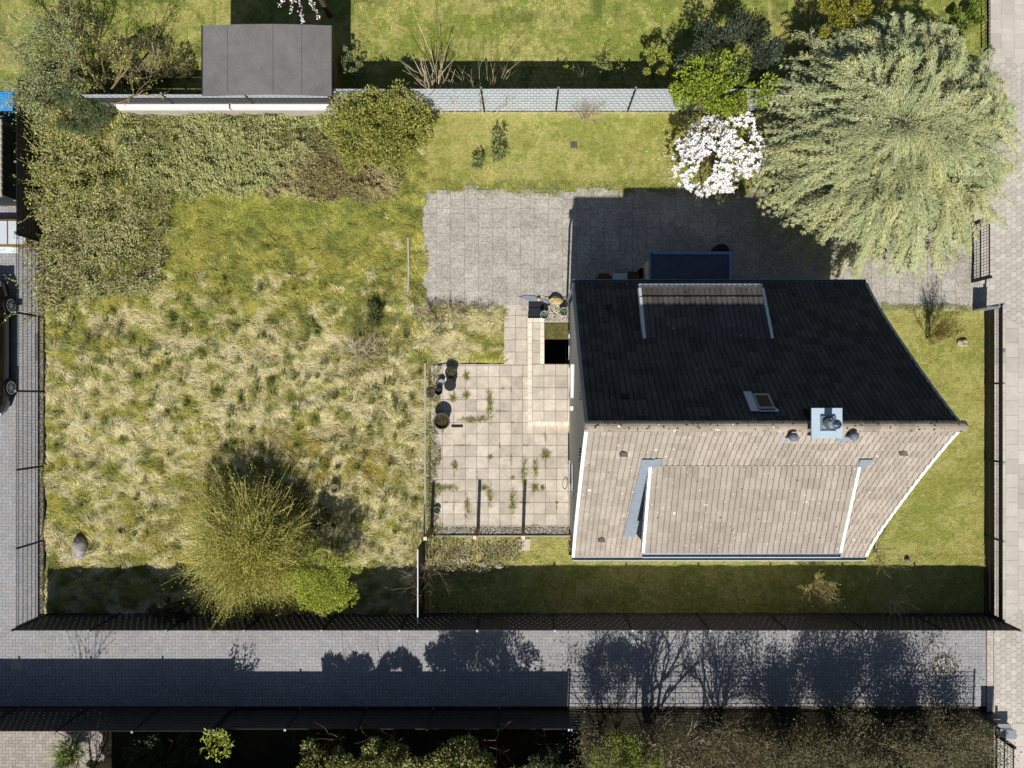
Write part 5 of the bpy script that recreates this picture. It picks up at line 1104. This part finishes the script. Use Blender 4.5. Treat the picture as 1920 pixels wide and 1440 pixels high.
# bins and barrel by the porch (in shade)
def bin_(px, py, z, w_, d_, m, lid, label, cat='bin'):
    c = W(px, py, z); t = thing('storage_bin', (c[0], c[1], 0), label, cat); b = MB(); V = []
    for (zz, k) in ((.03, .82), (z-.06, 1)): V += [(c[0]+sx*w_/2*k, c[1]+sy*d_/2*k, zz) for sx, sy in ((-1, -1), (1, -1), (1, 1), (-1, 1))]
    b.add(V, np.array([(0, 1, 5, 4), (1, 2, 6, 5), (2, 3, 7, 6), (3, 0, 4, 7), (4, 5, 6, 7), (3, 2, 1, 0)])); b.build('body', M[m], t)
    b = MB(); b.box((c[0]-w_*.53, c[1]-d_*.53, z-.06), (c[0]+w_*.53, c[1]+d_*.53, z-.01)); b.box((c[0]-w_*.4, c[1]-d_*.4, z-.01), (c[0]+w_*.4, c[1]+d_*.4, z+.01)); b.build('lid', M[lid], t)
    b = MB(); b.bar((c[0]-w_*.42, c[1]+d_*.56, z-.03), (c[0]+w_*.42, c[1]+d_*.56, z-.03), .015, sides=6); b.build('handle', M['dark_plastic'], t)
    for s in (-1, 1):
        b = MB(); b.bar((c[0]+s*w_*.42, c[1]+d_*.48, .08), (c[0]+s*w_*.50, c[1]+d_*.48, .08), .08, sides=14); b.build('wheel', M['rubber'], t)
    return t
bin_(1132, 526, 1.0, .36, .40, 'brown', 'brown', 'left brown bin peeping out below the eaves'); bin_(1163, 524, 1.05, .44, .42, 'blue_pot', 'strip_light', 'pale blue box between the two brown bins'); bin_(1187, 523, 1.0, .38, .42, 'brown', 'brown', 'right brown bin beside the open barrel')
c = W(1204, 512, .9); b = MB(); b.lathe((c[0], c[1], .02), [(.17, 0), (.19, .45), (.19, .88), (.17, .88), (.16, .1), (0, .09)], 26); tag(b.build('rain_barrel', M['galv']), 'open grey rain barrel beside the porch', 'barrel')
c = W(1356, 470, 1.0); b = MB(); b.lathe((c[0], c[1], .02), [(.2, 0), (.3, .5), (.27, .8), (.1, .95), (0, .97)], 20); tag(b.build('covered_grill', M['rubber']), 'round black covered object behind the porch roof', 'grill')
bin_(6, 190, 1.08, .58, .62, 'blue', 'blue', 'bright blue bin at the left picture edge')

# neighbour's lean-to at the left edge
t = thing('neighbour_shed', (-18.2, 7.6, 0), 'dark neighbouring shed with pale ribbed roof at the left edge', 'shed'); b = MB(); b.box((-19.6, 6.55, 0), (-17.05, 8.85, 1.45)); b.build('wall', M['anthracite'], t)
b = MB()
for k in range(24): b.box((-19.8, 6.45+k*.104, 1.46+(.02 if k % 2 else 0)), (-16.95, 6.45+(k+1)*.104-.002, 1.52+(.02 if k % 2 else 0)))
b.build('roof', M['concrete'], t)
t = thing('cold_frame', (-17.35, 5.6, 0), 'wooden cold frame with white panes at the left edge', 'cold frame'); b = MB(); b.box((-18.3, 5.1, 0), (-16.95, 6.0, .35)); b.build('box', M['wood'], t)
for k in range(2):
    b = MB(); b.box((-18.2+k*.63, 5.16, .352), (-17.62+k*.63, 5.94, .38)); b.build('pane', M['strip_light'], t)
V = []; n = 14; c = W(14, 458, .1)
for i in range(n+1):
    for j in range(n+1): V.append((c[0]-.45+.8*i/n, c[1]-.3+.55*j/n, .06+.28*float(fbm(np.array(i*.6), np.array(j*.6), 3))*math.sin(math.pi*i/n)*math.sin(math.pi*j/n)))
b = MB(); b.add(V, np.array([(i*(n+1)+j, (i+1)*(n+1)+j, (i+1)*(n+1)+j+1, i*(n+1)+j+1) for i in range(n) for j in range(n)])); tag(b.build('crumpled_tarp', M['bag']), 'crumpled pale plastic sheet below the cold frame', 'tarp')

# ------------------------------------------------------------ parked car
def car(cx, cy):
    """heading north, right flank at x = cx+.92"""
    t = thing('parked_car', (cx, cy, 0), 'black car parked on the brick drive at the left edge', 'car'); L = 4.55; hw = .92
    st = np.array([-2.28, -2.2, -1.95, -1.4, -.7, 0, .7, 1.3, 1.8, 2.1, 2.25, 2.30]); wdt = np.array([.62, .78, .88, .92, .92, .92, .92, .91, .88, .80, .66, .50]); top = np.array([.62, .80, .90, .93, .92, .90, .88, .84, .76, .68, .60, .52])
    V = []
    for y, w_, h in zip(st, wdt, top):
        V += [(cx+x*w_, cy+y, z) for x, z in ((-.93, .22), (-1, .45), (-.985, h*.8), (-.90, h), (-.4, h+.03), (.4, h+.03), (.90, h), (.985, h*.8), (1, .45), (.93, .22))]
    m = 10; F = [(i*m+j, (i+1)*m+j, (i+1)*m+(j+1) % m, i*m+(j+1) % m) for i in range(len(st)-1) for j in range(m)]
    b = MB(); b.add(V, [np.array(F), np.arange(m)[::-1], np.arange((len(st)-1)*m, len(st)*m)]); body = b.build('body', M['car'], t, smooth=True)
    st2 = np.array([-2.0, -1.5, -.9, 0, .5, 1.25]); h2 = np.array([.90, 1.32, 1.46, 1.47, 1.42, .88]); w2 = np.array([.70, .68, .68, .70, .68, .78]); V = []
    for y, h, w_ in zip(st2, h2, w2):
        V += [(cx+x, cy+y, z) for x, z in ((-.84, .86), (-w_, h-.06), (-w_*.8, h), (w_*.8, h), (w_, h-.06), (.84, .86))]
    m = 6; F = [(i*m+j, (i+1)*m+j, (i+1)*m+j+1, i*m+j+1) for i in range(5) for j in range(5)]
    b = MB(); b.add(V, np.array(F)); b.build('windows', M['glass'], t, smooth=False)
    b = MB(); V = []
    for y, h in ((-1.45, 1.345), (-.9, 1.475), (0, 1.485), (.45, 1.44)): V += [(cx-.60, cy+y, h), (cx+.60, cy+y, h)]
    b.add(V, np.array([(2*i, 2*i+1, 2*i+3, 2*i+2) for i in range(3)])); b.build('roof_panel', M['car'], t)
    for sx in (-1, 1):
        for wy in (-1.40, 1.40):
            x = cx+sx*(hw-.10); b = MB()
            def ring(b, xa, xb, r0, r1, c_=None, n=28):
                V = []
                for xx in (xa, xb):
                    for r in (r0, r1): V += [(xx, cy+wy+r*math.cos(a), .33+r*math.sin(a)) for a in np.arange(n)*2*math.pi/n]
                F = []
                for j in range(n):
                    k = (j+1) % n; F += [(j, k, n+k, n+j), (2*n+j, 3*n+j, 3*n+k, 2*n+k), (n+j, n+k, 3*n+k, 3*n+j), (j, 2*n+j, 2*n+k, k)]
                b.add(V, np.array(F))
            ring(b, x-sx*.1, x+sx*.125, .22, .33); wh = b.build('wheel', M['rubber'], t)
            b = MB(); ring(b, x-sx*.08, x+sx*.128, .20, .222)
            for k in range(10):
                a = k*2*math.pi/10; b.bar((x+sx*.10, cy+wy, .33), (x+sx*.12, cy+wy+.2*math.cos(a), .33+.2*math.sin(a)), .016, r2=.012)
            b.bar((x+sx*.08, cy+wy, .33), (x+sx*.13, cy+wy, .33), .04, sides=12); b.build('rim', M['steel'], wh)
        b = MB(); b.box((min(cx+sx*.60, cx+sx*.80), cy+2.02, .60), (max(cx+sx*.60, cx+sx*.80), cy+2.17, .70)); b.build('headlight', M['plate'], t)
        b = MB(); b.box((min(cx+sx*.55, cx+sx*.78), cy-2.24, .66), (max(cx+sx*.55, cx+sx*.78), cy-2.17, .78)); b.build('tail_light', mat('tail_light', lin('#a8b0b8'), .3), t)
        b = MB(); b.box((min(cx+sx*.90, cx+sx*1.06), cy+.62, .88), (max(cx+sx*.90, cx+sx*1.06), cy+.74, 1.0)); b.build('mirror', M['car'], t)
    b = MB(); b.box((cx-.7, cy-2.33, .36), (cx+.7, cy-2.26, .46)); b.build('bumper', M['strip_light'], t)
car(-18.45, 1.67)
